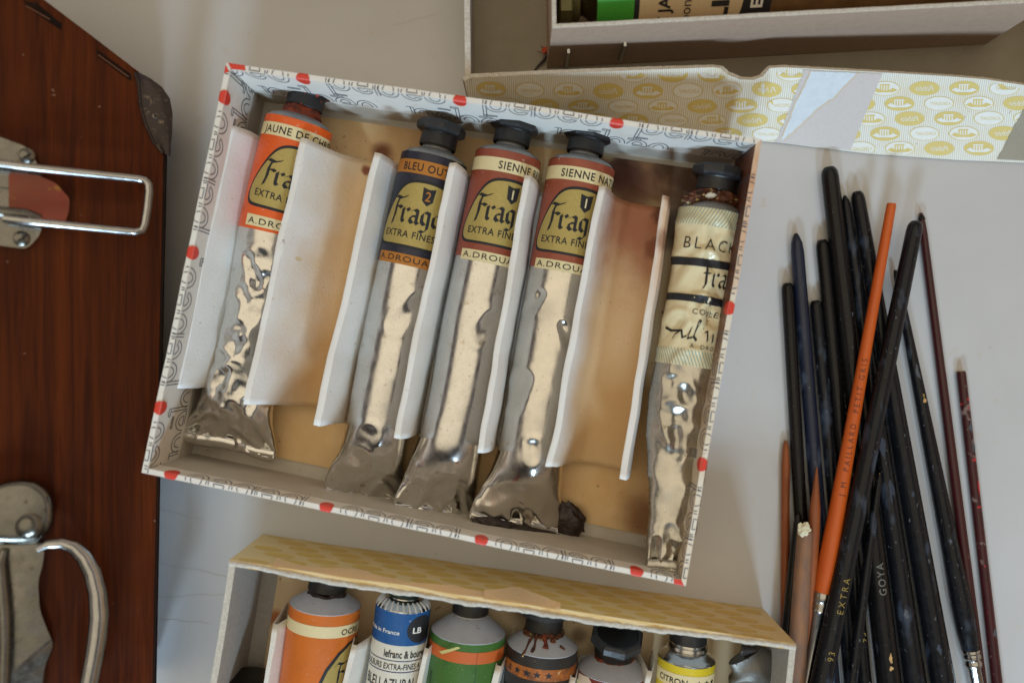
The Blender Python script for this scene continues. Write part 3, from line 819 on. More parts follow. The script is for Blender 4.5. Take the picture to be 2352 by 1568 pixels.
T3 = Tube([(1168, 361, 1.7, 1.33, 1.28, 0), (1120, 603, 1.6, 1.33, 1.25, .02), (1080, 800, 1.55, 1.33, 1.22, .1), (1040, 1005, 1.5, 1.34, 1.1, .12, .1), (992, 1180, 1.15, 1.68, .2, .1, .32)], 7.7, .4, body=2, v0=5)
t3 = tube_thing('silver paint tube with brick red label, beside the navy one, its crimp clean', T3, lab=frag_label(('brick_label', (150, 72, 50)), CREAM, 0, 'SIENNE BRULEE', -.28, '1', 4.3), group=G1)
T4 = Tube([(1337, 381, 1.7, 1.33, 1.28, 0), (1290, 628, 1.6, 1.33, 1.25, .02), (1256, 820, 1.55, 1.33, 1.22, .13), (1220, 1040, 1.45, 1.38, 1.1, .14, .08), (1178, 1205, 1.15, 1.9, .2, .1, .25)], 2.9, .5, body=4, v0=5)
MT4 = mat('silver_tube_with_white_bloom', (222, 218, 210), .21, 1., var=(1.1, .4, (198, 196, 192)), bump=(12, .04), rvar=.08, specks=((5, .67, .74, (150, 140, 124), .5), (2.6, .735, .75, (40, 34, 30), .9)), stains=[(P(1246, 715, 2.7).x, P(1246, 715, 2.7).y, 1.0, (120, 118, 116), .55), (P(1190, 1090, 2.).x, P(1190, 1090, 2.).y, 1.0, (130, 126, 120), .5)])
t4 = tube_thing('silver paint tube with brick red label and a split crimp caked in dried dark paint', T4, bodym=MT4, lab=frag_label(('brick_label', (154, 76, 52)), CREAM, -.02, 'SIENNE NATURELLE', -.72, '1', 4.35), group=G1)
# dried paint in the split end of t4
mb = MB(); C4, q4 = T4.st(T4.len); TT, lt, upv = T4.frame(T4.len)
def lump(org, ax, ay, az, seed, rough=.3):
    def fn(t, v):
        th, ph = t, v * math.pi
        d = Vector((math.cos(th) * math.sin(ph), math.sin(th) * math.sin(ph), math.cos(ph)))
        k_ = 1 + rough * fbm(d.x * 2 + seed, d.y * 2, d.z * 2 + seed, 3)
        return org + (ax * d.x + ay * d.y + az * d.z) * k_
    return fn
def add_lump(mb, org, ax, ay, az, seed, m, rough=.3, n=36):
    mb.grid(lump(Vector(org), ax, ay, az, seed, rough), [2 * math.pi * i / n for i in range(n)], [i / 18 for i in range(19)], m, close_u=True)
add_lump(mb, C4 - lt * .75 + TT * .08 + upv * .22, lt * 1.1, TT * .34, upv * .26, 4., M['dark_paint'], .35)
add_lump(mb, C4 + lt * .55 + TT * .22 + upv * .26, lt * 1.75, TT * .3, upv * .22, 9., M['dark_paint'], .35)
add_lump(mb, P(1300, 1196, .6), Vector((.75, -.3, 0)), Vector((.1, .72, 0)), Vector((0, 0, .22)), 12., M['dark_paint'], .35)
mb.build('paint_crust', t4, 60)

T5 = Tube([(1633, 487, 2.55, 1.24, 1.15, .06), (1619, 570, 2.5, 1.18, 1.1, .2), (1603, 680, 2.45, 1.18, 1.05, .12), (1579, 825, 2.5, 1.2, .9, .1), (1562, 960, 2.5, 1.26, .8, .22), (1553, 1090, 2.7, 1.14, .6, .22), (1545, 1200, 2.95, .96, .42, .16), (1527, 1305, 3.2, .74, .14, .1)], 5.3, .8, body=34, ends=5, v0=.5)
LB5 = mat('cream_enamel_label', (232, 218, 178), .32, var=(.9, .5, (216, 196, 148)), bump=(8, .06), specks=((6, .7, .75, (120, 100, 70), .4), (1.6, .66, .73, (214, 186, 130), .6)), coat=.3)
HATCH = ink('pale_teal_print', (120, 158, 158))
def black_label(root, tb):
    mb = MB(); tb.body(mb, LB5, .02, 6.1, 150, .035, .012)
    f1, f2 = tb.on(0, .032), tb.on(0, .04)
    for y0, y1 in ((-.72, -.02), (-6.08, -5.5)):
        x = -2.2
        while x < 2.2:
            s2 = stroke2d([(x, y0), (x + .32, y1)] if y0 > -2 else [(x + .32, y0), (x, y1)], .026); put_text(mb, s2, f1, HATCH, 0, 0); x += .13
    for y0, y1 in ((-2.32, -2.0), (-3.72, -3.4)): put_text(mb, fillpoly(rect(-2.1, y0, 2.1, y1)), f1, INKB, 0, 0)
    put_text(mb, text2d('BLACK', .62, -.008, 1.0, 1.35), f1, INKB, -1.12, -1.62)
    blackletter(mb, 'fragonard', f1, INKB, -.15, -3.02, .48, .22)
    put_text(mb, text2d('COULEURS', .3, .0, 1.1, 1.1), f1, INKB, -.35, -4.18)
    # brush-script word
    sw = [[(-1.35, -4.72), (-1.0, -4.8), (-.5, -4.76)], [(-.45, -4.45), (-.75, -4.95), (-.85, -5.05), (-.78, -4.9), (-.5, -4.75), (-.42, -4.98), (-.25, -4.9), (-.12, -4.6), (-.22, -4.98), (-.02, -4.92), (.18, -4.4), (.1, -4.35), (.02, -4.9), (.16, -5.0)],
          [(.45, -4.7), (.56, -4.65), (.58, -4.98), (.78, -4.72), (.82, -4.98), (1.05, -4.68), (1.25, -4.8)]]
    for pl in sw: put_text(mb, nib2d([(x * .95 - .12, y * 1.15 + .62) for x, y in pl], .1, 60, .05), f1, INKB, 0, 0)
    put_text(mb, text2d('A. DROUANT', .22, .0, 1.1, 1.3), f1, INKB, -.2, -5.42)
    mb.build('label', root, 55)
t5 = tube_thing('battered silver paint tube with cream label and black bars, rightmost in the white printed box', T5, bodym=M['metal_dull'], lab=black_label, group=G1, crust=(M['crust'], 8., 1.2), neck=.4, rot=0.)
mb = MB(); o5, D5 = T5.axis()
add_lump(mb, o5 + D5 * .5 + Vector((-.75, -.02, .55)), Vector((.55, .1, 0)), Vector((-.1, .2, 0)), Vector((0, 0, .22)), 3., M['crust'], .6)
add_lump(mb, o5 + D5 * .55 + Vector((-.3, -.05, .85)), Vector((.2, .05, 0)), Vector((-.05, .1, 0)), Vector((0, 0, .08)), 5., ink('white_flake', (226, 220, 206)), .3)
for s_ in range(5):
    p0 = o5 + D5 * .5 + Vector((-.9 - .05 * s_, 0, .6)); mb.tube([p0 + Vector((.5 * i / 6 - .25 + .16 * math.sin(i + s_ * 2), .22 * math.cos(i * .9 + s_), .05 * i * .5)) for i in range(7)], .018, M['dark_paint'], 5)
mb.build('paint_crust', t5, 60)

# ================================================================== lower box
HL = 4.0
RIML = [(528, 1284), (1829, 1478), (1740, 2330), (390, 2160)]
corl = [P(x, y, HL) for x, y in RIML]
M['kraft'] = mat('grey_pulp_card', (178, 172, 164), .9, var=(5, .5, (150, 144, 138)), bump=(14, .5), specks=((10, .66, .72, (120, 104, 88), .5), (7, .7, .74, (150, 90, 60), .4)))
M['pulp'] = mat('torn_pulp_edge', (226, 220, 208), .95, var=(9, .7, (190, 178, 160)), bump=(22, 1.0))
def yellow_mat(name, stripe, base, pitch, ang):
    k = NT(name); uv = k.coord((1, 1, 1), True); sp = k.new('ShaderNodeSeparateXYZ'); k.l.new(uv, sp.inputs[0])
    q = k.math('ADD', sp.outputs[0], k.math('MULTIPLY', sp.outputs[1], ang))
    f = k.rng(k.math('SINE', k.math('MULTIPLY', q, 2 * math.pi / pitch)), -.2, .2)
    c_ = k.mix(k.math('MULTIPLY', f, .8), lin(*base), lin(*stripe))
    c_ = k.mix(k.rng(k.noise(k.pos(), 1.1, 4), .4, .7, 0, .35), c_, lin(226, 200, 150))
    c_ = k.mix(k.rng(k.noise(k.pos(), 6, 3), .69, .74, 0, .5), c_, lin(170, 120, 70))
    k.put(k.b.inputs['Base Color'], c_); k.b.inputs['Roughness'].default_value = .55; k.bump(k.noise(k.pos(), 9, 4), .1)
    return k.m
M['ystripe'] = yellow_mat('yellow_striped_paper', (222, 200, 138), (240, 234, 216), .085, .12)
M['ystripe_old'] = yellow_mat('faded_yellow_striped_paper', (226, 190, 112), (232, 208, 160), .09, .5)
YEL = ink('yellow_print', (227, 202, 120)); WHT = ink('white_print', (242, 239, 230)); YOLD = ink('faded_yellow_print', (224, 186, 100))


def ovals(mb, fn, x0, x1, y0, y1, px, py, rx, ry, Y, Wm, ok=lambda x, y: True, seed=0, plain=False, flip=True):
    """staggered rows of printed ovals with a little temple or a name in them"""
    j = 0; y = y0; sg = -1 if flip else 1
    while y < y1:
        i = 0; x = x0 + (j % 3) * px * .37
        while x < x1:
            kind = (i + 2 * j + seed) % 4
            if ok(x, y):
                def put(t, m, dx=0, dy=0, lift=0, rot=0):
                    q = [(x + sg * (dx + a), y + sg * (dy + b)) for a, b in t[0]]
                    fs = [f for f in t[1] if all(ok(q[v][0], q[v][1]) for v in f)]
                    if fs: mb.add([fn(a, b, lift) for a, b in q], fs, m, q)
                ell = lambda k_: fillpoly(arc(0, 0, rx * k_, ry * k_, 0, 360, 28)[:-1], rx * .36)
                put(ell(1.), Y, lift=.008)
                fg = Wm
                if kind in (1, 2) and not plain: put(ell(.93), Wm, lift=.013); fg = Y
                if not plain:
                    if kind in (0, 2):          # temple: columns, roof line, hills
                        for c in range(4): put(fillpoly(rect(-.24 * rx + c * .17 * rx, -.3 * ry, -.15 * rx + c * .17 * rx, .45 * ry), rx), fg, lift=.018)
                        put(fillpoly([(-.3 * rx, .45 * ry), (.36 * rx, .45 * ry), (.36 * rx, .6 * ry), (-.3 * rx, .6 * ry)], rx), fg, lift=.018)
                        put(fillpoly([(-.85 * rx, -.2 * ry), (-.5 * rx, .1 * ry), (-.3 * rx, -.15 * ry), (0, -.3 * ry), (.35 * rx, -.15 * ry), (.55 * rx, .15 * ry), (.85 * rx, -.2 * ry), (.5 * rx, -.5 * ry), (-.5 * rx, -.5 * ry)], rx * .4), fg, lift=.018)
                    elif kind == 3: put(text2d('Pébéo', ry * 1.05, .0, .95, 1, .35, step=rx * .5), fg, -.62 * rx, -.32 * ry, .018)
                    else: put(text2d('A.DROUANT', ry * .62, .0, .8, 1, step=rx * .5), fg, -.78 * rx, -.22 * ry, .018)
            x += px; i += 1
        y += py; j += 1


lbox = thing('yellow_patterned_box', 'torn cardboard box with faded yellow patterned side, holding tubes at the bottom', 'box', (0, -16, 0))
WL = make_walls(lbox, corl, HL, .24, 14., M['ystripe_old'], M['kraft'], (.02,) * 4, 90, .05, .03, rim={1: M['pulp'], 2: M['pulp'], 3: M['pulp']}, inner={1: M['kraft'], 2: M['kraft'], 3: M['kraft']})
for i, (mb, W, L) in enumerate(WL):
    if i == 0:
        # ragged torn rim
        mb2 = MB()
        def rimf(u, v):
            g1 = .75 * fbm(u * 1.2, 2.2, v, 3); g2 = .6 * fbm(u * 5, 7.7, v * 2, 3)
            th = 2 * math.pi * v
            sag = .16 * smooth(0, 5, u) * smooth(L, L - 8, u)
            p = W(u, .12); p.z += -.02 + (.07 + .03 * g2) * math.sin(th) - .06 * g1
            n = (W(u, .24) - W(u, 0)); n.z = 0; n.normalize()
            return p + n * ((.11 + .04 * g2) * math.cos(th) + .05 * g1 - sag)
        mb2.grid(rimf, [L * i_ / 300 for i_ in range(301)], [v / 9 for v in range(10)], M['pulp'])
        ok = lambda x, y: .2 < x < L - .2 and -3.95 < y < -.08
        ovals(mb, lambda x, y, l: W(x, .24 - y, l), .8, L - .2, -3.9, .0, 1.75, .62, .62, .27, YOLD, WHT, ok, 1, True)
        # peeled strip of paper hanging along the rim
        def peel(u, v):
            wv = .42 + .5 * fbm(u * .55, 4.4) + .12 * fbm(u * 2.2, 1.4)
            p = W(u, .24 + v * max(.12, wv), .05 + .10 * v + .06 * math.sin(u * 1.7)); return p
        mb2.grid(peel, [1.6 + 8.8 * i_ / 80 for i_ in range(81)], [0, .25, .5, .75, 1.], ink('peeled_tan_paper', (222, 186, 140), .7))
        mb2.grid(lambda u, v: W(9.6 + u * 2.9, .2 + v * max(.06, 1.25 - 2.3 * abs(u - .45) + .12 * fbm(u * 4, 2.)), .05 + .16 * v * v), [i_ / 28 for i_ in range(29)], [0, .3, .6, 1.], ink('peeled_tan_paper', (222, 186, 140), .7))
        w_ = mb.build('wall', lbox, 30)
        w_['label'] = 'side with faded yellow pattern and torn ragged rim'
        mb2.build('torn_rim', w_, 60)
    else: mb.build('wall', lbox, 30)
mb = MB(); ctr = sum(corl, Vector()) / 4
flo = [Vector((c.x + (ctr - c).normalized().x * .26, c.y + (ctr - c).normalized().y * .26, .1)) for c in corl]
mb.prism(flo, [Vector((c.x, c.y, .02)) for c in flo], M['kraft']); mb.build('box_floor', lbox, 30, False)
mb = MB(); lx = (corl[1] - corl[0]).normalized(); ly = (corl[0] - corl[3]).normalized()
M['card2'] = mat('cream_base_card', (226, 200, 160), .75, var=(.5, .6, (206, 176, 132)), bump=(9, .12), specks=((3, .68, .72, (150, 84, 40), .6),),
                 stains=(st(632, 1420, .5, (176, 96, 36), .9), st(1215, 1385, 1.2, (70, 34, 20), .9), st(640, 1500, .5, (190, 110, 50), .7), st(1390, 1480, .9, (120, 84, 50), .6), st(1330, 1460, .5, (96, 60, 36), .7)))
q = [corl[0] + lx * .95 - ly * .45, corl[1] - lx * .8 - ly * .45, corl[2] - lx * .8 + ly * .6, corl[3] + lx * .95 + ly * .6]
mb.prism([Vector((c.x, c.y, .2)) for c in q], [Vector((c.x, c.y, .11)) for c in q], M['card2']); mb.org = Vector((0, -16, .1))
tag(mb.build('base_card', None, 30, False), 'cream card flecked with orange paint on the bottom of the torn yellow box', 'card')

# folded divider of the lower box
mb = MB()
RID = [((630, 1432), (598, 1640), .3, .75), ((812, 1480), (772, 1640), .45, .9), ((978, 1488), (946, 1640), .25, .6), ((1144, 1528), (1118, 1640), .25, .6), ((1316, 1555), (1292, 1640), .25, .6), ((1492, 1540), (1470, 1640), .3, .7)]
rows2 = []
for i, (a_, b_, wl, wr) in enumerate(RID):
    a, b = P(*a_, 2.7), P(*b_, 2.7); b = a + (b - a).normalized() * 11.
    rows2 += [(a, b, -wl * .55, .32), (a, b, -wl * .3, 1.6), (a, b, -.05, 2.66), (a, b, .12, 2.7), (a, b, wr * .5, 1.7), (a, b, wr * .75, .34)]
def sh2(u, t):
    i = min(int(u), len(rows2) - 2); f = u - i
    def pp(k_):
        a, b, dx, z = rows2[k_]; p = a.lerp(b, t) + lx * (dx + .04 * fbm(t * 6, k_ * 1.7)); p.z = z; return p
    return pp(i).lerp(pp(i + 1), f)
mb.grid(sh2, [i / 2 for i in range(2 * (len(rows2) - 1) + 1)], [i / 30 for i in range(31)], M['sheet_low']); mb.org = Vector((0, -15, .3))
d2 = mb.build('pleated_divider', None, 40); so = d2.modifiers.new('thickness', 'SOLIDIFY'); so.thickness = .05 * S; so.offset = 0
tag(d2, 'white folded cardboard divider between the tubes of the torn yellow box at the bottom', 'divider')

G2 = 'paint tubes in the torn yellow box'
def low(px, py, w, dx, z=1.6, ln=720, dent=.0):
    a = w
    return [(px, py, z, a, a * .97, 0), (px + dx * 200, py + 200, z, a, a * .96, dent), (px + dx * ln * .75, py + ln * .75, z * .95, a * 1.05, a * .8, .12), (px + dx * ln, py + ln, .8, a * 1.4, .22, .1)]
def lowsh(a, hh=.44): return [(-.03, a * .99), (.0, a * 1.005), (.05, a * .97), (hh, .74), (hh + .04, .66), (hh + .14, .64)]
CAP_FLAT = [(0, .74), (.04, .78), (.5, .76), (.56, .8), (.6, .98), (.9, .98), (.94, .9), (.94, .0)]
def plainlab(base, fn, lablen=9.):
    def make(root, tb):
        mb = MB(); tb.body(mb, base, .02, lablen, 96, .12, .012); fn(mb, tb); mb.build('label', root, 50)
    return make

L1 = Tube(low(748, 1384, 1.41, -.125), 1.1)
def l1(mb, tb):
    f1, f2, f3 = tb.on(0, .02), tb.on(0, .026), tb.on(0, .032)
    put_text(mb, fillpoly(rect(-2.3, -.98, 2.3, -.48)), f1, CREAM, 0, 0); put_text(mb, text2d('OCRE', .36, .012), f2, INKB, 1.02, -.88)
    gx = .35
    arch = [(gx, -4.), (gx, -3.2), (gx + .3, -2.4), (gx + .75, -1.75), (gx + 1.2, -1.4), (gx + 1.8, -1.25), (gx + 1.8, -4.)]
    put_text(mb, fillpoly([(x - .1, y + .1) for x, y in arch]), f1, INKB, 0, 0); put_text(mb, fillpoly(arch), f2, GOLD, 0, 0)
    blackletter(mb, 'Fra', f3, INKB, gx + .55, -3., .5)
tube_thing('ochre orange paint tube with cream band and black cap in the torn yellow box', L1, lowsh(1.41), shm=M['lilac'], lab=plainlab(label_mat('ochre_label', (214, 112, 34)), l1), group=G2, crust=(M['dark_paint'], 1., .35), prof=CAP_FLAT, octa=())
L2 = Tube(low(927, 1386, 1.09, -.125), 2.1)
BLUE = label_mat('blue_label', (24, 88, 150)); NAVY = ink('navy_print', (34, 58, 110))
def l2(mb, tb):
    f1, f2, f3 = tb.on(0, .02), tb.on(0, .026), tb.on(0, .032)
    put_text(mb, fillpoly(rect(-1.75, -1.42, 1.75, -.0)), f1, BLUE, 0, 0)
    put_text(mb, text2d('Made in France', .26, .012), f2, WHT, -1.52, -.94)
    put_text(mb, fillpoly([(.98 + x, -.72 + y) for x, y in arc(0, 0, .62, .6, 0, 360, 30)[:-1]], .1), f2, INKB, 0, 0)
    put_text(mb, text2d('LB', .36, .025, 1.1), f3, WHT, .58, -.86)
    put_text(mb, text2d('lefranc & bourgeois', .44, .02, .62), f2, INKB, -.45, -1.95)
    for y in (-2.08, -2.52): put_text(mb, stroke2d([(-1.7, y), (1.7, y)], .035), f1, NAVY, 0, 0)
    put_text(mb, text2d('COULEURS EXTRA-FINES A', .32, .008, .72), f2, INKB, -1.62, -2.43)
    put_text(mb, text2d('BLEU AZURAL', .5, .01, .72), f2, INKB, -1.25, -3.12); put_text(mb, text2d('MANGANATE', .2, .008), f2, INKB, -.3, -3.5)
M['cap_green'] = mat('dark_green_cap', (22, 48, 40), .45, var=(4, .5, (34, 62, 52)), bump=(9, .1))
def l2sh(a): return [(-.03, a * .99), (.0, a * 1.005), (.06, a * .98), (.2, a * .86), (.28, .72), (.32, .62), (.38, .6)]
t_ = tube_thing('blue and white paint tube with dark green cap in the torn yellow box', L2, l2sh(1.09), shm=M['metal'], capm=M['cap_green'], lab=plainlab(label_mat('white_label', (228, 222, 206)), l2), group=G2, prof=[(0, .66), (.04, .7), (.12, .68), (.15, .74), (.8, .72), (.86, .66), (.86, 0)], octa=(), capk=.95)
mb = MB(); o_, D_ = L2.axis(); aa = D_.cross(Vector((0, 0, 1))).normalized(); bb = aa.cross(D_)
for i in range(26):                                          # pleats crimped round the shoulder
    t = 2 * math.pi * i / 26; r_ = aa * math.cos(t) + bb * math.sin(t); sd = aa * -math.sin(t) + bb * math.cos(t)
    mb.tube([o_ + r_ * 1.08 - D_ * .02 + sd * -.02, o_ + r_ * .98 + D_ * .17, o_ + r_ * .8 + D_ * .3 + sd * .05], [.05, .055, .03], ink('white_pleats', (224, 224, 222), .4), 6)
mb.build('crimped_collar', t_, 50)
L3 = Tube(low(1076, 1446, 1.5, -.1), 3.1)
GREEN = label_mat('green_label', (66, 110, 44)); ORB = ink('orange_band', (206, 98, 34)); LEAF = ink('light_green_print', (92, 150, 84))
def l3(mb, tb):
    f1, f2, f3 = tb.on(0, .02), tb.on(0, .026), tb.on(0, .03)
    put_text(mb, fillpoly(rect(-2.4, -.85, 2.4, -.35)), f1, ORB, 0, 0)
    put_text(mb, fillpoly(rect(.45, -.85, .47, -.35)), f2, ink('brown_seam', (120, 60, 30)), 0, 0)
    put_text(mb, fillpoly(rect(.45, -7, .49, -.95)), f1, ink('dark_green_seam', (48, 84, 36)), 0, 0)
    put_text(mb, text2d('cyanine', .34, .0, 1, 1, .2), f2, INKB, -1.45, -2.6, R(90))
tg = tube_thing('green paint tube with an orange band and wide grey shoulder in the torn yellow box', L3, lowsh(1.5, .6), shm=M['lilac'], lab=plainlab(GREEN, l3), group=G2, prof=CAP_FLAT, octa=(), capk=.95)
mb = MB(); f3_ = L3.on(0, .05)
t = fillpoly([(-1.1, -.55), (-.3, -.1), (-.2, -.14), (-.95, -.62)], .1)
mb.add([f3_(x, y) + Vector((0, 0, .12 * (x + 1.2))) for x, y in t[0]], t[1], ink('pale_torn_sliver', (214, 206, 130))); mb.build('torn_sliver', tg)
L4 = Tube(low(1246, 1478, 1.42, -.09), 4.4)
OST = mat('mottled_orange_band', (196, 110, 34), .45, var=(2.4, 1., (104, 60, 34)), specks=((3, .62, .7, (210, 180, 120), .7),))
def l4(mb, tb):
    f1, f2 = tb.on(0, .02), tb.on(0, .026)
    put_text(mb, fillpoly(rect(-2.2, -1.02, 2.2, -.5)), f1, OST, 0, 0)
    for i, x in enumerate((-1.05, -.62, -.2, .25)): put_text(mb, star2d(.17), f2, INKB, x, -.76)
    put_text(mb, text2d('E', .34, .02), f2, INKB, -1.55, -.9)
tb4 = tube_thing('black paint tube with an orange starred band and paint drips on its shoulder', L4, lowsh(1.42, .5), shm=M['lilac'], lab=plainlab(label_mat('black_label', (44, 40, 36), (110, 100, 84)), l4), group=G2, crust=(M['crust'], 2.2, .6), prof=CAP_FLAT, octa=(), capk=.98)
mb = MB(); o_, D_ = L4.axis(); aa = D_.cross(Vector((0, 0, 1))).normalized(); bb = aa.cross(D_)
for ph, l0, l1_, w in ((55, .62, -.1, .06), (68, .66, .1, .07), (92, .7, .25, .12), (112, .7, .4, .12), (130, .3, .2, .07)):
    rr = lambda d: 1.44 - (1.44 - .76) * max(0, min(1, d / .5))
    pts = []
    for i in range(7):
        d = lerp(l0, l1_, i / 6); t = R(180 - ph + 2 * math.sin(i)); pts.append(o_ + D_ * d + (aa * math.cos(t) + bb * math.sin(t)) * (rr(d) + .015))
    mb.tube(pts, [w * (.8 + .3 * math.sin(i * 1.7 + ph)) for i in range(7)], M['crust'] if ph != 92 else M['orange_crust'], 7)
mb.build('paint_drips', tb4, 60)
L5 = Tube(low(1408, 1535, 1.43, -.07), 5.5)
MAR = label_mat('maroon_label', (122, 42, 30), (220, 200, 180))
def l5(mb, tb):
    f1, f2, f3 = tb.on(0, .02), tb.on(0, .026), tb.on(0, .032)
    put_text(mb, fillpoly(rect(-2.2, -.86, 2.2, -.42)), f1, CREAM, 0, 0)
    for x in (-1.3, -.95): put_text(mb, star2d(.13), f2, INKB, x, -.64)
    rag = [(-1.9, -.1), (-1.2, -.02), (-.95, -.28), (-.1, -.3), (.1, -.46), (-.05, -.72), (-.6, -.88), (-.95, -.5), (-1.9, -.42)]
    put_text(mb, fillpoly(rag), f2, ink('bared_pinkish_paper', (216, 192, 166)), 0, 0)
    put_text(mb, fillpoly([(-.75, -.42), (-.5, -.5), (-.3, -.4), (-.12, -.55), (-.35, -.82), (-.7, -.75)]), f3, ink('brown_red_smear', (150, 70, 42)), 0, 0)
o5_, D5_ = L5.axis()
tube_thing('maroon paint tube with tilted octagonal black cap in the torn yellow box', L5, lowsh(1.43, .5), shm=M['lilac'], lab=plainlab(MAR, l5), group=G2, crust=(M['orange_crust'], 6., .5), tilt=D5_ + Vector((.03, 0, .42)), capk=1.08)
L6 = Tube(low(1577, 1508, 1.13, -.08), 6.6)
YL = label_mat('lemon_label', (226, 200, 40), (240, 232, 190))
def l6(mb, tb):
    f1, f2 = tb.on(0, .02), tb.on(0, .026)
    put_text(mb, fillpoly(rect(-1.8, -.92, 1.8, -.35)), f1, CREAM, 0, 0)
    put_text(mb, text2d('CITRON', .36, .014, .95), f2, INKB, -1.42, -.78)
    for x in (.3, .65, 1.0): put_text(mb, star2d(.14), f2, INKB, x, -.66)
    put_text(mb, text2d('CADMIO', .24, .01), f2, INKB, -1.1, -1.25)
FLUTE = [(0, .74), (.04, .8), (.62, .78), (.66, 1.02), (1.15, 1.02), (1.2, .94), (1.2, 0)]
tube_thing('lemon yellow paint tube with starred cream band in the torn yellow box', L6, [(-.03, 1.12), (.02, 1.13), (.1, 1.08), (.34, .8), (.36, .7), (.42, .82), (.55, .82), (.56, .66), (.66, .66)], shm=M['metal'], lab=plainlab(YL, l6), group=G2, prof=FLUTE, octa=(2, 3, 4, 5), capk=.95)
M['lead'] = mat('dull_dark_lead', (128, 124, 118), .46, .9, var=(1.2, .6, (96, 92, 86)), bump=(7, .2), specks=((2.4, .62, .7, (150, 130, 60), .5),))
# crumpled grey tube, rolled tail up
L7 = Tube([(1712, 1502, 2.2, .75, .3, .1), (1735, 1545, 2.0, 1.05, .5, .22), (1738, 1640, 1.7, 1.2, .7, .3), (1720, 1860, 1.5, 1.2, .9, .2), (1705, 2000, 1.4, 1.1, 1., .05)], 8.2, .8, body=14, v0=.2)
root = thing('paint_tube', 'crumpled grey metal paint tube, rightmost in the torn yellow box', 'paint tube', (10, -15, .3), G2)
mb = MB(); L7.body(mb, M['lead'], 0, None, 64, .08); L7.seal(mb, M['lead']); crimp(mb, L7, M['lead'], .3)
mb.add([L7.pt(0, 2 * math.pi * i / 40) for i in range(40)], [tuple(range(40))], M['lead']); mb.build('tube_body', root, 50)
mb = MB()
mb.grid(lambda u, v: P(1705 + 30 * v + 4 * math.sin(6 * u), 1480 + 26 * u + 6 * v, 2.4 + .35 * math.sin(u * 3 + v) - .3 * v), [i / 16 for i in range(17)], [i / 12 for i in range(13)], mat('dark_lead_flap', (74, 66, 62), .45, .6, bump=(6, .2)))
fl_ = mb.build('folded_tail', root, 50); so = fl_.modifiers.new('thickness', 'SOLIDIFY'); so.thickness = .08 * S
# capped tube in the bottom left of the lower box
L8 = Tube(low(566, 1640, 1.15, -.12, ln=520), 9.1)
tube_thing('paint tube showing only its black cap in the left corner of the torn yellow box', L8, lowsh(1.15), shm=M['lilac'], group=G2, prof=CAP_FLAT, octa=(), capk=1.05)


# ================================================================== upper box with the yellow flap
ub = thing('yellow_flap_box', 'open grey cardboard box with a splayed yellow patterned front flap at the top', 'box', (8, 14, 0))
M['ystripe'] = yellow_mat('grey_striped_white_paper', (206, 200, 176), (242, 240, 232), .085, .12)
M['floor2'] = mat('grey_brown_card', (164, 154, 136), .85, var=(.6, .5, (146, 136, 116)), bump=(10, .25), specks=((7, .69, .74, (110, 92, 70), .5), (1.6, .735, .75, (130, 70, 90), .6)))
RY = [(1066, 187), (1080, 179), (1200, 173), (1330, 167), (1500, 160), (1640, 155), (1655, 158), (1672, 172), (1700, 183), (1730, 184), (1752, 176), (1768, 157), (1800, 155), (2000, 165), (2170, 175), (2260, 182), (2352, 196), (2480, 214)]
RZ = [(1066, 3.4), (1300, 3.3), (1700, 3.05), (2000, 2.9), (2352, 2.7), (2480, 2.6)]
BY = [(1066, 246), (1300, 270), (1740, 324), (1790, 328), (1990, 353), (2200, 368), (2300, 372), (2480, 380)]
def flap(px, t, lift=0.):
    ry, rz, by = interp(RY, px), interp(RZ, px), interp(BY, px)
    px2 = px + 14 * smooth(1300, 1066, px)
    a, b = P(px, ry, rz), P(px2, by, .06); p = a.lerp(b, t)
    n = (P(px + 8, interp(RY, px + 8), interp(RZ, px + 8)) - a).cross(a - b).normalized()
    if n.y > 0: n = -n
    bow = .12 * math.sin(math.pi * t) * math.sin((px - 1066) * .004)
    return p + n * (lift + bow)
def flap_px(x, y, lift=0.):
    ry, by = interp(RY, x), interp(BY, x)
    return flap(x, (y - ry) / (by - ry), lift)
mb = MB(); xs = sorted(set([1066 + 1414 * i / 200 for i in range(201)] + [q[0] for q in RY]))
uvf = lambda u, v: (u * .0175, (interp(RY, u) + v * (interp(BY, u) - interp(RY, u))) * .0175)
mb.grid(lambda u, v: flap(u, v), xs, [i / 10 for i in range(11)], M['ystripe'], uvfn=uvf, flip=True)
mb.grid(lambda u, v: flap(u, v, -.16), xs, [i / 10 for i in range(11)], M['floor2'])
mb.grid(lambda u, v: flap(u, 0, -.16 * v) + Vector((0, .012 * fbm(u * .3, 3), .03 * fbm(u * .11, v))), xs, [0, .5, 1], M['pulp'])
okf = lambda x, y: interp(RY, x) + 5 < y < interp(BY, x) - 3 and x < 2478
ytear = lambda y: (1 - (y - 172) / 166)
torn_l = lambda y: 1776 + 66 * ytear(y); torn_r = lambda y: 1955 + 70 * ytear(y)
redge = lambda y: 2288 + 64 * max(-.2, min(1.5, (370 - y) / 118))
ovals(mb, flap_px, 1090, 2420, 168, 378, 91, 34.5, 35, 16.5, YEL, WHT, okf, 2)
def pl(poly, m, lift):
    t = fillpoly(poly, 9); mb.add([flap_px(x, y, lift) for x, y in t[0]], t[1], m, [(x * .0175, y * .0175) for x, y in t[0]])
def rag(pts, amp, s_=0.):
    out = dense(pts, 4); return [(x + amp * mn.noise(Vector((x * .12, y * .12, s_))), y + amp * mn.noise(Vector((y * .12, x * .12, s_ + 5)))) for x, y in out]
TP = ink('bared_grey_lilac_board', (214, 204, 198), .8); TB = mat('bluish_torn_layer', (222, 228, 232), .8, var=(3, .5, (204, 208, 212)), bump=(8, .3), specks=((10, .68, .73, (150, 140, 130), .5),))
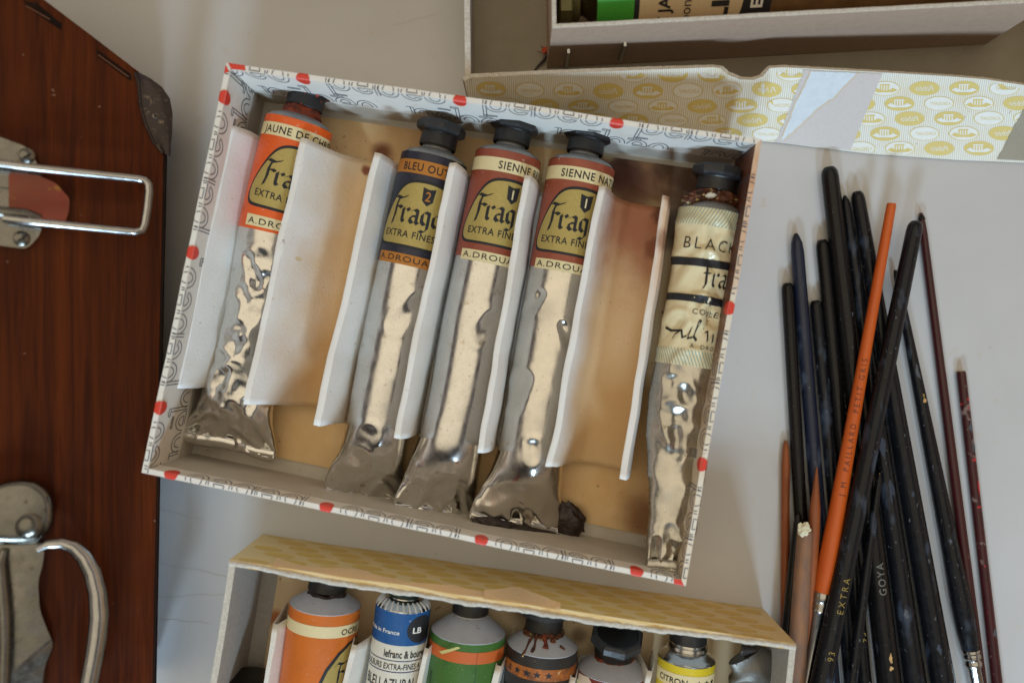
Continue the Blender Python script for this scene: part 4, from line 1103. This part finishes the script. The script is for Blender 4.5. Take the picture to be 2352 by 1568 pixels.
lft = rag([(torn_l(y), y) for y in (160, 200, 250, 300, 322)], 3); rgt = [(torn_r(y), y) for y in (168, 220, 280, 330, 345)]
pl(lft + rag([(1776, 325), (1955, 344)], 1) + rgt[::-1] + rag([(2025, 169), (1844, 160)], 1), TP, .026)
pl(rag([(1862, 162), (1972, 167), (1945, 190), (1915, 222), (1880, 244), (1838, 284), (1800, 320), (1792, 318), (1806, 286), (1822, 240)], 2.5, 2), TB, .034)
for a_ in (rag([(1972, 167), (1945, 190), (1915, 222), (1880, 244), (1838, 284), (1800, 320)], 2.5, 2), rag([(1862, 162), (1822, 240), (1806, 286), (1792, 318)], 2.5, 2)):
    t = stroke2d([(x, y) for x, y in a_], 2.6, 5); mb.add([flap_px(x, y, .04) for x, y in t[0]], t[1], ink('ochre_tear_line', (222, 198, 160)))
pl(rag([(redge(y), y) for y in (200, 240, 270, 300, 340, 366)], 3, 4) + [(2470, 374), (2470, 222)], M['floor2'], .03)
fb = mb.build('front_flap', ub, 50); fb['label'] = 'splayed flap with yellow oval pattern, thumb notch and torn patch'
# back, left and right walls, floor
mb = MB()
A0, A1 = P(1068, 182, 3.4), P(1062, -420, 3.4)
def lw(v, w): p = A0.lerp(A1, v); return p + Vector((w, 0, 0))
mb.grid(lambda v, w: Vector((lw(v, 0).x, lw(v, 0).y, 3.4 * (1 - w))), [i / 20 for i in range(21)], [0, 1], M['kraft'])
mb.grid(lambda v, w: Vector((lw(v, .22).x, lw(v, 0).y, 3.4 * (1 - w))), [i / 20 for i in range(21)], [0, .5, 1], M['kraft'])
mb.grid(lambda v, w: Vector((lw(v, .22 * w).x, lw(v, 0).y, 3.4 + .03 * fbm(v * 30, w))), [i / 60 for i in range(61)], [0, .5, 1], M['pulp'])
mb.build('side_wall', ub, 30)
B0, B1 = P(2520, 216, 2.6), P(2520, -420, 3.4)
mb = MB(); mb.prism([Vector((B0.x, B0.y, 3.2)), Vector((B1.x, B1.y, 3.2)), Vector((B1.x + .2, B1.y, 3.2)), Vector((B0.x + .2, B0.y, 3.2))], [Vector((B0.x, B0.y, .1)), Vector((B1.x, B1.y, .1)), Vector((B1.x + .2, B1.y, .1)), Vector((B0.x + .2, B0.y, .1))], M['kraft']); mb.build('side_wall', ub, 30, False)
mb = MB(); mb.prism([Vector((A1.x, A1.y, 3.2)), Vector((A1.x, A1.y + .2, 3.2)), Vector((B1.x, A1.y + .2, 3.2)), Vector((B1.x, A1.y, 3.2))][::-1], [Vector((A1.x, A1.y, .1)), Vector((A1.x, A1.y + .2, .1)), Vector((B1.x, A1.y + .2, .1)), Vector((B1.x, A1.y, .1))][::-1], M['kraft']); mb.build('back_wall', ub, 30, False)
mb = MB(); fx0, fx1 = A0.x + .05, P(2460, 0, .1).x
mb.prism([Vector((fx0, P(1080, 240, .1).y, .1)), Vector((fx1, P(0, 345, .1).y, .1)), Vector((fx1, A1.y, .1)), Vector((fx0, A1.y, .1))], [Vector((fx0, P(1080, 240, .1).y, .02)), Vector((fx1, P(0, 345, .1).y, .02)), Vector((fx1, A1.y, .02)), Vector((fx0, A1.y, .02))], M['floor2'])
mb.build('box_floor', ub, 30, False)
# red paint crumb with a hair
mb = MB(); o_ = P(1252, 116, .3)
add_lump(mb, o_, Vector((.13, .05, 0)), Vector((-.04, .12, 0)), Vector((0, 0, .1)), 3., ink('red_crumb', (200, 74, 40)), .5)
mb.tube([P(1258, 122, .3), P(1248, 140, .25), P(1236, 152, .2), P(1226, 164, .16), P(1214, 172, .15)], [.07, .06, .04, .03, .02], M['dark_paint'], 7)
mb.tube([P(1250, 112, .35), P(1242, 106, .45)], .015, M['dark_paint'], 5); mb.tube([P(1244, 122, .3), P(1234, 118, .32)], .015, M['dark_paint'], 5)
mb.org = Vector((o_.x, o_.y, .1)); tag(mb.build('paint_crumb', None, 60), 'red dried paint crumb with a dark tail on the floor of the upper box', 'paint crumb')

# brown carton standing in the upper box
M['carton'] = mat('pinkish_brown_carton', (186, 158, 136), .8, var=(4, .5, (170, 142, 120)), bump=(12, .3), specks=((9, .68, .73, (150, 122, 100), .4),))
HC = 4.4
ct = [P(1268, 66, HC), P(1470, 60, HC), P(2420, 4, HC)]
k0 = P(1264, -330, HC); k1 = P(2420, -330, HC)
carton = thing('brown_carton', 'small stapled brown carton with a green labelled tube inside, standing in the top box', 'carton', (9, 15, .1))
def cw(parent, A, B, name, inner_m=None, seed=0, rg=.02):
    A = Vector((A.x, A.y, 0)); B = Vector((B.x, B.y, 0)); d = (B - A).normalized(); n = Vector((-d.y, d.x, 0)); L = (B - A).length; mb = MB()
    us = [i / 60 for i in range(61)]
    for off, flip in ((0, 1), (.16, 0)):
        mb.grid(lambda u, w: A + d * L * u + n * off + Vector((0, 0, lerp(.12, HC + .03 * fbm(u * L * 1.4, seed), w))), us, [0, .5, 1], M['carton'], flip=not flip)
    mb.grid(lambda u, w: A + d * L * u + n * .16 * w + Vector((0, 0, HC + .03 * fbm(u * L * 1.4, seed) + rg * math.sin(w * 3.14))), us, [0, .5, 1], M['pulp'])
    mb.org = None; return mb, d, n, L
mb, d, n, L = cw(carton, ct[0], ct[2], 'wall', seed=1)
fw = mb.build('front_panel', carton, 40)
for (x, y, y2) in ((1316, 114, 154), (1452, 98, 134)):
    a = Vector((P(x, 64, HC).x, 0, 0)); u = (a.x - ct[0].x) / (ct[2].x - ct[0].x); base = ct[0].lerp(ct[2], u)
    def zat(yy):                       # height on the panel seen at that position
        return H - (base.y) * F / (CY - yy) if CY != yy else 0
    z1, z2 = zat(y), zat(y2)
    mb = MB(); p = Vector((base.x, base.y, 0)) - n * .02
    mb.tube([p + n * .1 + Vector((0, 0, z1)), p - n * .05 + Vector((0, 0, z1)), p - n * .05 + Vector((.02, 0, z2)), p + n * .1 + Vector((.02, 0, z2))], .09, M['steel'], 8)
    mb.build('staple', fw, 40)
mb, *_ = cw(carton, k0, ct[0] + Vector((0, .0, 0)), 'wall', seed=2); mb.build('side_panel', carton, 40)
mb, *_ = cw(carton, ct[2], k1, 'wall', seed=3); mb.build('side_panel', carton, 40)
mb, *_ = cw(carton, k1, k0, 'wall', seed=4); mb.build('back_panel', carton, 40)
mb = MB(); q = [ct[0], ct[2], k1, k0]; mb.prism([Vector((c.x, c.y, .2)) for c in q], [Vector((c.x, c.y, .12)) for c in q], M['carton']); mb.build('carton_floor', carton, 30, False)

# tube inside the carton
big = thing('paint_tube', 'large paint tube with green and cream label lying in the brown carton at the top', 'paint tube', (9, 14.5, .2))
o_ = P(1362, -10, 2.6); e_ = P(2410, -62, 2.6); ax = (e_ - o_).normalized(); o_ = Vector(o_); ay = Vector((0, 0, 1)).cross(ax); RB = 1.5
mb = MB(); BL_ = (e_ - o_).length - .6
CHAMP = mat('champagne_tube_foil', (178, 156, 120), .35, 1., var=(.8, .6, (120, 100, 74)), bump=(3, .25), rvar=.1)
def bt(x, y, lift=0.):                          # x along the tube, y arc towards the front
    th = y / RB; dn = .1 * fbm(x * .5, y * .8, 3.) * smooth(7, 9, x)
    return o_ + ax * x + (-ay * math.sin(th) + Vector((0, 0, 1)) * math.cos(th)) * (RB + lift + dn)
mb.grid(lambda t, x: bt(x, t * RB), [2 * math.pi * i / 64 for i in range(64)], [BL_ * i / 80 for i in range(81)], CHAMP, close_u=True)
mb.add([bt(BL_, 2 * math.pi * RB * i / 64) for i in range(64)], [tuple(range(64))], CHAMP)
mb.build('tube_body', big, 50)
mb = MB(); GRN = label_mat('bright_green_label', (70, 170, 58)); 
mb.grid(lambda t, x: bt(x, t * RB, .012), [2 * math.pi * i / 64 for i in range(64)], [0, .7, 1.4], GRN, close_u=True)
mb.grid(lambda t, x: bt(x, t * RB, .013), [2 * math.pi * i / 64 for i in range(64)], [1.4, 1.6], INKB, close_u=True)
mb.grid(lambda t, x: bt(x, t * RB, .012), [2 * math.pi * i / 64 for i in range(64)], [1.6, 3, 5.1], ink('buff_label', (214, 190, 148)), close_u=True)
mb.grid(lambda t, x: bt(x, t * RB, .013), [2 * math.pi * i / 64 for i in range(64)], [5.1, 5.8, 6.6], INKB, close_u=True)
fB = lambda x, y: bt(x, -y, .03); fC = lambda x, y: bt(x, -y, .038)
put_text(mb, fillpoly([(4.9 + x * 1., y - .7) for x, y in arc(0, 0, .62, 1.7, -90, 90, 20)]), fB, ink('buff_label', (214, 190, 148)), 0, 0)
put_text(mb, text2d('VERT JAPON', .62, .02, 1.0), fC, INKB, 2.75, -2.95, R(90))
put_text(mb, text2d('vivant japon', .55, -.004, 1.0), fC, INKB, 3.55, -3.55, R(90))
put_text(mb, text2d('s', .5, 0), fC, INKB, 4.15, -.2, R(90))
put_text(mb, text2d('LI', .85, .05, 1.25, 1.1), fC, INKB, 4.95, -1.8, R(90))
put_text(mb, text2d('EE', .62, .03, 1.1, 1.1), fC, WHT, 6.25, -1.35, R(90))
mb.build('label', big, 50)
OLV = mat('olive_metal_cap', (126, 122, 84), .35, .6, var=(2, .5, (88, 84, 56)), rvar=.1)
mb = MB(); mb.lathe(o_, -ax, [(-.01, 1.48), (.04, 1.3), (.22, .9), (.4, .75), (.6, .7)], mat('olive_shoulder', (96, 86, 56), .35, .7, var=(2, .6, (58, 50, 34))), 48); mb.build('shoulder', big, 40)
mb = MB(); mb.lathe(o_ - ax * .55, -ax, [(0, .85), (.04, .95), (.3, .92), (.34, 1.25), (.4, 1.3), (.8, 1.3), (.86, 1.2), (.86, 0)], OLV, 48, (3, 4, 5, 6)); mb.build('cap', big, 25)

# ================================================================== brushes
M['black_lac'] = mat('black_lacquer', (14, 13, 14), .26, spec=.3, var=(1.2, .6, (24, 23, 24)), bump=(5, .04), rvar=.1, stretch=(1, .3, 1), specks=((5, .68, .74, (70, 76, 84), .45), (14, .72, .76, (130, 130, 128), .5)))
M['scuffed_lac'] = mat('scuffed_black_lacquer', (15, 15, 18), .28, spec=.3, var=(1.2, .6, (24, 26, 32)), bump=(5, .05), rvar=.12, stretch=(1, .35, 1), specks=((1.6, .58, .70, (74, 84, 100), .5), (12, .68, .73, (150, 152, 156), .55)))
M['navy_lac'] = mat('navy_lacquer', (22, 32, 54), .34, var=(1.4, .6, (16, 22, 36)), bump=(6, .06), rvar=.12, stretch=(1, .3, 1), specks=((2., .6, .70, (92, 104, 122), .45), (10, .7, .74, (150, 156, 164), .5)))
M['orange_lac'] = mat('orange_lacquer', (204, 92, 28), .35, var=(2, .5, (184, 74, 22)), stretch=(1, .15, 1), bump=(5, .06), specks=((3.2, .715, .73, (60, 30, 20), .8), (7, .7, .74, (110, 50, 24), .5)))
M['maroon_lac'] = mat('maroon_lacquer', (66, 20, 24), .28, var=(1.2, .6, (44, 14, 18)), stretch=(1, .25, 1), bump=(5, .05), specks=((6, .7, .74, (120, 90, 90), .5),))
M['maroon_spot'] = mat('maroon_lacquer_with_paint_spots', (68, 22, 26), .28, var=(1.2, .6, (44, 14, 18)), specks=((1.9, .62, .68, (150, 128, 120), .6), (2.4, .66, .7, (196, 38, 38), .8)))
M['brown_stick'] = mat('worn_brown_wood', (156, 108, 72), .65, var=(2.2, .9, (104, 88, 80)), stretch=(1, .3, 1), bump=(4, .3), specks=((1.6, .62, .68, (88, 80, 84), .7), (2.1, .71, .73, (196, 132, 40), .9)))
M['rust_stick'] = mat('rust_brown_stick', (152, 80, 34), .5, var=(2., .8, (112, 56, 26)), stretch=(1, .25, 1), bump=(5, .1), specks=((5, .69, .74, (80, 50, 40), .6),))
GD = ink('gold_stamp', (150, 128, 60)); SV = ink('silver_stamp', (196, 194, 196)); WOOD = ink('bare_wood', (206, 164, 104)); GT = ink('dull_stamp', (120, 118, 108))
GB = 'loose paintbrushes lying right of the boxes'
def brush(label, a, b, prof, m, ferrule=None, texts=(), tip=None, cat='paintbrush', name='paintbrush', extra=None, bluntm=None):
    """a, b: (px,py,z) of the handle's two ends; prof [(fraction, radius cm)]"""
    A, B = P(*a), P(*b); d = (B - A).normalized(); L = (B - A).length
    root = thing(name, label, cat, Vector((A.x, A.y, 0)), GB)
    up = Vector((0, 0, 1)); lat = up.cross(d).normalized(); up = d.cross(lat)     # lat: image right when pointing down
    mb = MB(); n = 26; pr = prof
    vs_ = sorted(set([q[0] for q in pr] + [i / 60 for i in range(61)]))
    rad = lambda t: interp(pr, t)
    mb.grid(lambda th, t: A + d * L * t + (lat * math.sin(th) + up * math.cos(th)) * rad(t), [2 * math.pi * i / n for i in range(n)], vs_, m, close_u=True)
    for t in (0, 1): mb.add([A + d * L * t + (lat * math.sin(2 * math.pi * i / n) + up * math.cos(2 * math.pi * i / n)) * rad(t) for i in range(n)], [tuple(range(n))], bluntm if bluntm and t == 0 else m)
    def on(x, y, lift=.012):           # x: from the reference towards the tip, y: towards the left
        t = x / L; r = rad(t); th = -y / r
        return A + d * x + (lat * math.sin(th) + up * math.cos(th)) * (r + lift)
    for (body, size, pos, colr, kw) in texts:
        t2 = text2d(body, size, kw.get('bold', .0), kw.get('sx', 1.), kw.get('sp', 1.15), step=.1)
        put_text(mb, ([(-x, y) for x, y in t2[0]], t2[1]), lambda x, y: on(pos + x, y + kw.get('y', 0) - size * .35), colr, 0, 0)
    if extra: extra(mb, on)
    mb.build('handle', root, 35)
    if ferrule:
        fm, fl, fp = ferrule; mb = MB()
        mb.lathe(B - d * .06, d, [(q * fl, r) for q, r in fp], fm, 28)
        mb.build('ferrule', root, 30)
    if tip:
        tm, tl, rr = tip; mb = MB(); mb.lathe(A + d * tl, -d, [(0, rr + .008), (tl * .5, rr * .8), (tl, rr * .35), (tl + .03, .02)], tm, 20); mb.build('handle_tip', root, 40)
    return root
def tap(r0, r1, L=20., tipr=.55, k=.28):
    """rounded tip swelling slowly from r0 to r1"""
    return [(0, r0 * tipr), (.08 / L * 1., r0 * .78), (.2 / L, r0 * .94), (.4 / L, r0), (.5, lerp(r0, r1, .5)), (1, r1)]
def dabs(lst):
    def ex(mb, on):
        for k_, (x, y, rx, ry, m) in enumerate(lst):
            pts = [(x + rx * math.cos(a) * (.8 + .9 * mn.noise(Vector((math.cos(a) * 1.5 + k_ * 3, math.sin(a) * 1.5, x)))), y + ry * math.sin(a) * (.75 + .9 * mn.noise(Vector((math.cos(a) * 1.5, math.sin(a) * 1.5 + k_ * 3, y))))) for a in [2 * math.pi * i / 14 for i in range(14)]]
            put_text(mb, fillpoly(pts, .08), on, m, 0, 0)
    return ex
BLU_ = ink('pale_blue_smear', (44, 52, 66)); GRY_ = ink('grey_smear', (78, 80, 86))
def pointy(r0, r1, L=20., tl=1.2): return [(0, r0 * .25), (.2 * tl / L, r0 * .55), (.5 * tl / L, r0 * .85), (tl / L, r0), (.5, lerp(r0, r1, .55)), (1, r1)]
ex_ = [(lambda x: P(x, 0))]
brush('black brush handle, shortest of the two blunt ones at the left end of the pile', (1808, 650, .28), (1866, 1640, .28), tap(.25, .29), M['black_lac'])
brush('navy blue brush handle with pale scuffs and a pointed end', (1828, 536, .32), (1917, 1640, .32), pointy(.27, .32, 20, .8), M['navy_lac'])
brush('short black brush handle with worn end just right of the navy one', (1873, 690, .27), (1962, 1640, .27), tap(.25, .3), M['scuffed_lac'])
brush('black brush handle with rounded end between the navy one and the tallest one', (1888, 551, .3), (1992, 1640, .3), tap(.27, .31), M['black_lac'],
      texts=(('93', .42, 16.9, GD, {}), ('A', .4, 18.8, GT, {})))
brush('thickest and tallest black brush handle, stamped in dull letters low down', (1904, 384, .42), (2050, 1640, .5), tap(.35, .5, 22), M['black_lac'],
      texts=(('93', .36, 15.1, GT, {'y': .15}), ('GOYA', .42, 17.9, GT, {'sp': 1.25})),
      extra=lambda mb, on: dabs([(20.5, .0, .3, .06, WOOD), (20.9, .05, .12, .1, WOOD), (13.2, .1, .2, .05, GRY_), (6.2, -.1, .1, .04, GRY_)])(mb, on))
brush('slender black brush handle squeezed between the two tallest rounded ones', (1940, 449, .3), (2112, 1640, .46), pointy(.2, .48, 22, .7), M['scuffed_lac'], extra=dabs([(10.6, .05, .55, .13, BLU_), (12.4, .0, .6, .14, BLU_), (17.6, .1, .25, .12, GRY_)]))
brush('long black brush handle with rounded end left of the orange one', (1968, 440, .36), (2178, 1640, .5), tap(.28, .52, 21), M['scuffed_lac'], extra=dabs([(12.8, .05, .16, .07, BLU_), (15.6, -.1, .1, .06, GRY_), (19.2, .1, .22, .1, BLU_)]))
brush('black brush with a silver ferrule and thin pointed handle, right side of the pile', (2056, 620, .3), (2229, 1492, .42), [(0, .06), (.012, .1), (.03, .12), (.1, .17), (.35, .25), (.75, .36), (.88, .43), (.95, .41), (1, .34)], M['scuffed_lac'], extra=dabs([(5.6, -.05, .16, .07, WOOD), (5.35, -.02, .1, .05, GD), (4.4, .0, .3, .08, GRY_), (11.5, .1, .12, .06, GRY_)]),
      ferrule=(M['steel'], 3.4, [(0, .3), (.0, .36), (.03, .37), (.05, .33), (.07, .37), (.1, .37), (.13, .31), (.17, .36), (.2, .35), (.23, .29), (1, .27)]))
brush('long maroon brush handle with a dark tip leaning away to the right', (2115, 490, .2), (2262, 1640, .26), [(0, .08), (.02, .14), (.04, .16), (.3, .18), (1, .24)], M['maroon_lac'], tip=(M['scuffed_lac'], .28, .15))
brush('shorter maroon brush handle with red and grey paint spots, far right', (2207, 852, .2), (2298, 1640, .24), [(0, .17), (.01, .19), (.4, .2), (1, .23)], M['maroon_spot'], bluntm=WOOD,
      extra=dabs([(2.4, -.05, .25, .09, GRY_), (3.2, -.05, .3, .1, GRY_), (3.75, -.05, .1, .1, ink('red_dab', (180, 36, 38))), (4.9, -.08, .35, .06, ink('red_dab', (180, 36, 38))), (11., -.06, .22, .1, GRY_), (8.2, .06, .07, .05, ink('red_dab', (180, 36, 38)))]))
brush('rust brown pointed stick at the far left of the pile, half hidden', (1805, 1012, .2), (1801, 1640, .22), [(0, .06), (.02, .12), (.09, .17), (.16, .17), (1, .17)], M['rust_stick'], tip=(ink('green_grey_tip', (86, 92, 76)), .35, .1))
brush('rust brown pointed stick lying over the navy handle', (1876, 1073, 1.0), (1851, 1640, .95), [(0, .03), (.06, .1), (.17, .22), (.26, .23), (.6, .19), (1, .17)], M['rust_stick'])
brush('slim black brush handle with a brown end under the worn wooden stick', (1833, 1183, .8), (1789, 1640, .55), [(0, .08), (.03, .15), (.2, .19), (1, .26)], M['black_lac'], tip=(ink('brown_tip', (84, 56, 40)), .55, .13))
def wp(mb, on): pass
t_ = brush('worn brown wooden stick with a white paint blob on its end', (1850, 1210, 1.1), (1822, 1640, 1.0), [(0, .26), (.03, .31), (.3, .35), (1, .4)], M['brown_stick'])
mb = MB(); o_ = P(1847, 1216, 1.32); add_lump(mb, o_, Vector((.24, 0, 0)), Vector((0, .28, 0)), Vector((0, 0, .14)), 4., ink('cream_paint_blob', (226, 218, 186)), .45); mb.build('paint_blob', t_, 60)
brush('orange brush with black stamped words lying across the black handles', (2048, 468, 1.2), (1889, 1362, 1.15), [(0, .175), (.01, .19), (.3, .22), (.6, .27), (.8, .33), (.9, .38), (.95, .38), (1, .33)], M['orange_lac'], bluntm=ink('orange_end_grain', (206, 110, 60)),
      ferrule=(M['steel'], 4.0, [(0, .34), (.02, .36), (.08, .36), (.1, .32), (.13, .34), (.16, .31), (.19, .33), (.22, .28), (.8, .16), (1, .15)]),
      texts=(('J M  PAILLARD  PETIT GRIS', .31, 12.1, ink('brown_stamp', (104, 44, 20)), {'sp': 1.55, 'y': .06, 'bold': -.006}),))
brush('black brush handle crossing on top of the pile from upper right to lower left', (2104, 509, 1.15), (1871, 1640, 1.75), tap(.31, .42, 20), M['scuffed_lac'],
      texts=(('EXTRA', .36, 16.2, GD, {'sp': 1.5}), ('93', .36, 18.1, GD, {'sp': 1.3}), ('GOYA', .38, 21.3, GD, {'sp': 1.6})))
brush('slim black brush handle with white stamped lettering near the bottom edge', (2020, 1088, 1.05), (1946, 1640, 1.1), [(0, .05), (.02, .12), (.1, .15), (.5, .2), (1, .25)], M['scuffed_lac'],
      texts=(('FRAGONARD', .34, 11.4, SV, {'bold': .015, 'sp': 1.0}),), tip=(ink('gold_chipped_tip', (176, 146, 78)), .16, .09))

# ================================================================== camera, light
cam = bpy.data.cameras.new('camera'); co = bpy.data.objects.new('camera', cam); COL.objects.link(co); sc.camera = co
co.location = (0, 0, H * S); cam.sensor_width = 36; cam.lens = 36 * F / 2352; cam.clip_start = .01; cam.clip_end = 50
cam.dof.use_dof = True; cam.dof.focus_distance = .321; cam.dof.aperture_fstop = 3.3
def area(name, loc, target, sx, sy, W, colr):
    l = bpy.data.lights.new(name, 'AREA'); l.shape = 'RECTANGLE'; l.size = sx * S; l.size_y = sy * S; l.energy = W; l.color = colr
    o = bpy.data.objects.new(name, l); COL.objects.link(o); o.location = Vector(loc) * S
    o.rotation_euler = (Vector(target) - Vector(loc)).to_track_quat('-Z', 'Y').to_euler(); return o
area('window_light', (34, -138, 84), (2, 0, 0), 20, 20, 10.0, (.57, .79, 1.0))
area('second_window_light', (-22, -140, 74), (-4, 0, 0), 19, 20, 11.0, (.58, .80, 1.0))
w = bpy.data.worlds.new('World'); sc.world = w; w.use_nodes = True
nt = w.node_tree; nn = nt.nodes; ll = nt.links; bg = nn['Background']
tc = nn.new('ShaderNodeTexCoord'); sp = nn.new('ShaderNodeSeparateXYZ'); ll.new(tc.outputs['Generated'], sp.inputs[0])
dp = nn.new('ShaderNodeVectorMath'); dp.operation = 'DOT_PRODUCT'; ll.new(tc.outputs['Generated'], dp.inputs[0]); dp.inputs[1].default_value = Vector((-.12, .16, .97)).normalized()
nz = nn.new('ShaderNodeTexNoise'); nz.inputs['Scale'].default_value = 2.6; nz.inputs['Detail'].default_value = 2; ll.new(tc.outputs['Generated'], nz.inputs[0])
ad = nn.new('ShaderNodeMath'); ad.operation = 'MULTIPLY_ADD'; ll.new(nz.outputs['Fac'], ad.inputs[0]); ad.inputs[1].default_value = .16; ll.new(dp.outputs['Value'], ad.inputs[2])
cr = nn.new('ShaderNodeValToRGB'); ll.new(ad.outputs[0], cr.inputs[0]); e = cr.color_ramp.elements
e[0].position = .0; e[0].color = (.40, .25, .13, 1); e[1].position = 1.0; e[1].color = (.84, .72, .53, 1)
for p_, c_ in ((.45, (.44, .35, .27, 1)), (.60, (.50, .46, .42, 1)), (.67, (.07, .058, .055, 1)), (.82, (.09, .075, .07, 1)), (.89, (.80, .69, .51, 1))):
    q_ = e.new(p_); q_.color = c_
# the window wall itself (towards the bottom of the picture) is darker than the rest of the room
mr = nn.new('ShaderNodeMapRange'); mr.interpolation_type = 'SMOOTHSTEP'; ll.new(sp.outputs[1], mr.inputs[0])
for i_, v_ in enumerate((-.75, -.1, .3, 1.25)): mr.inputs[1 + i_].default_value = v_
vm = nn.new('ShaderNodeVectorMath'); vm.operation = 'SCALE'; ll.new(cr.outputs[0], vm.inputs[0]); ll.new(mr.outputs[0], vm.inputs['Scale'])
ll.new(vm.outputs[0], bg.inputs[0]); bg.inputs[1].default_value = .88
vs = sc.view_settings; vs.view_transform = 'Standard'; vs.look = 'None'; vs.exposure = .12; vs.gamma = 1; vs.use_curve_mapping = False
sc.cycles.max_bounces = 8; sc.cycles.use_denoising = True
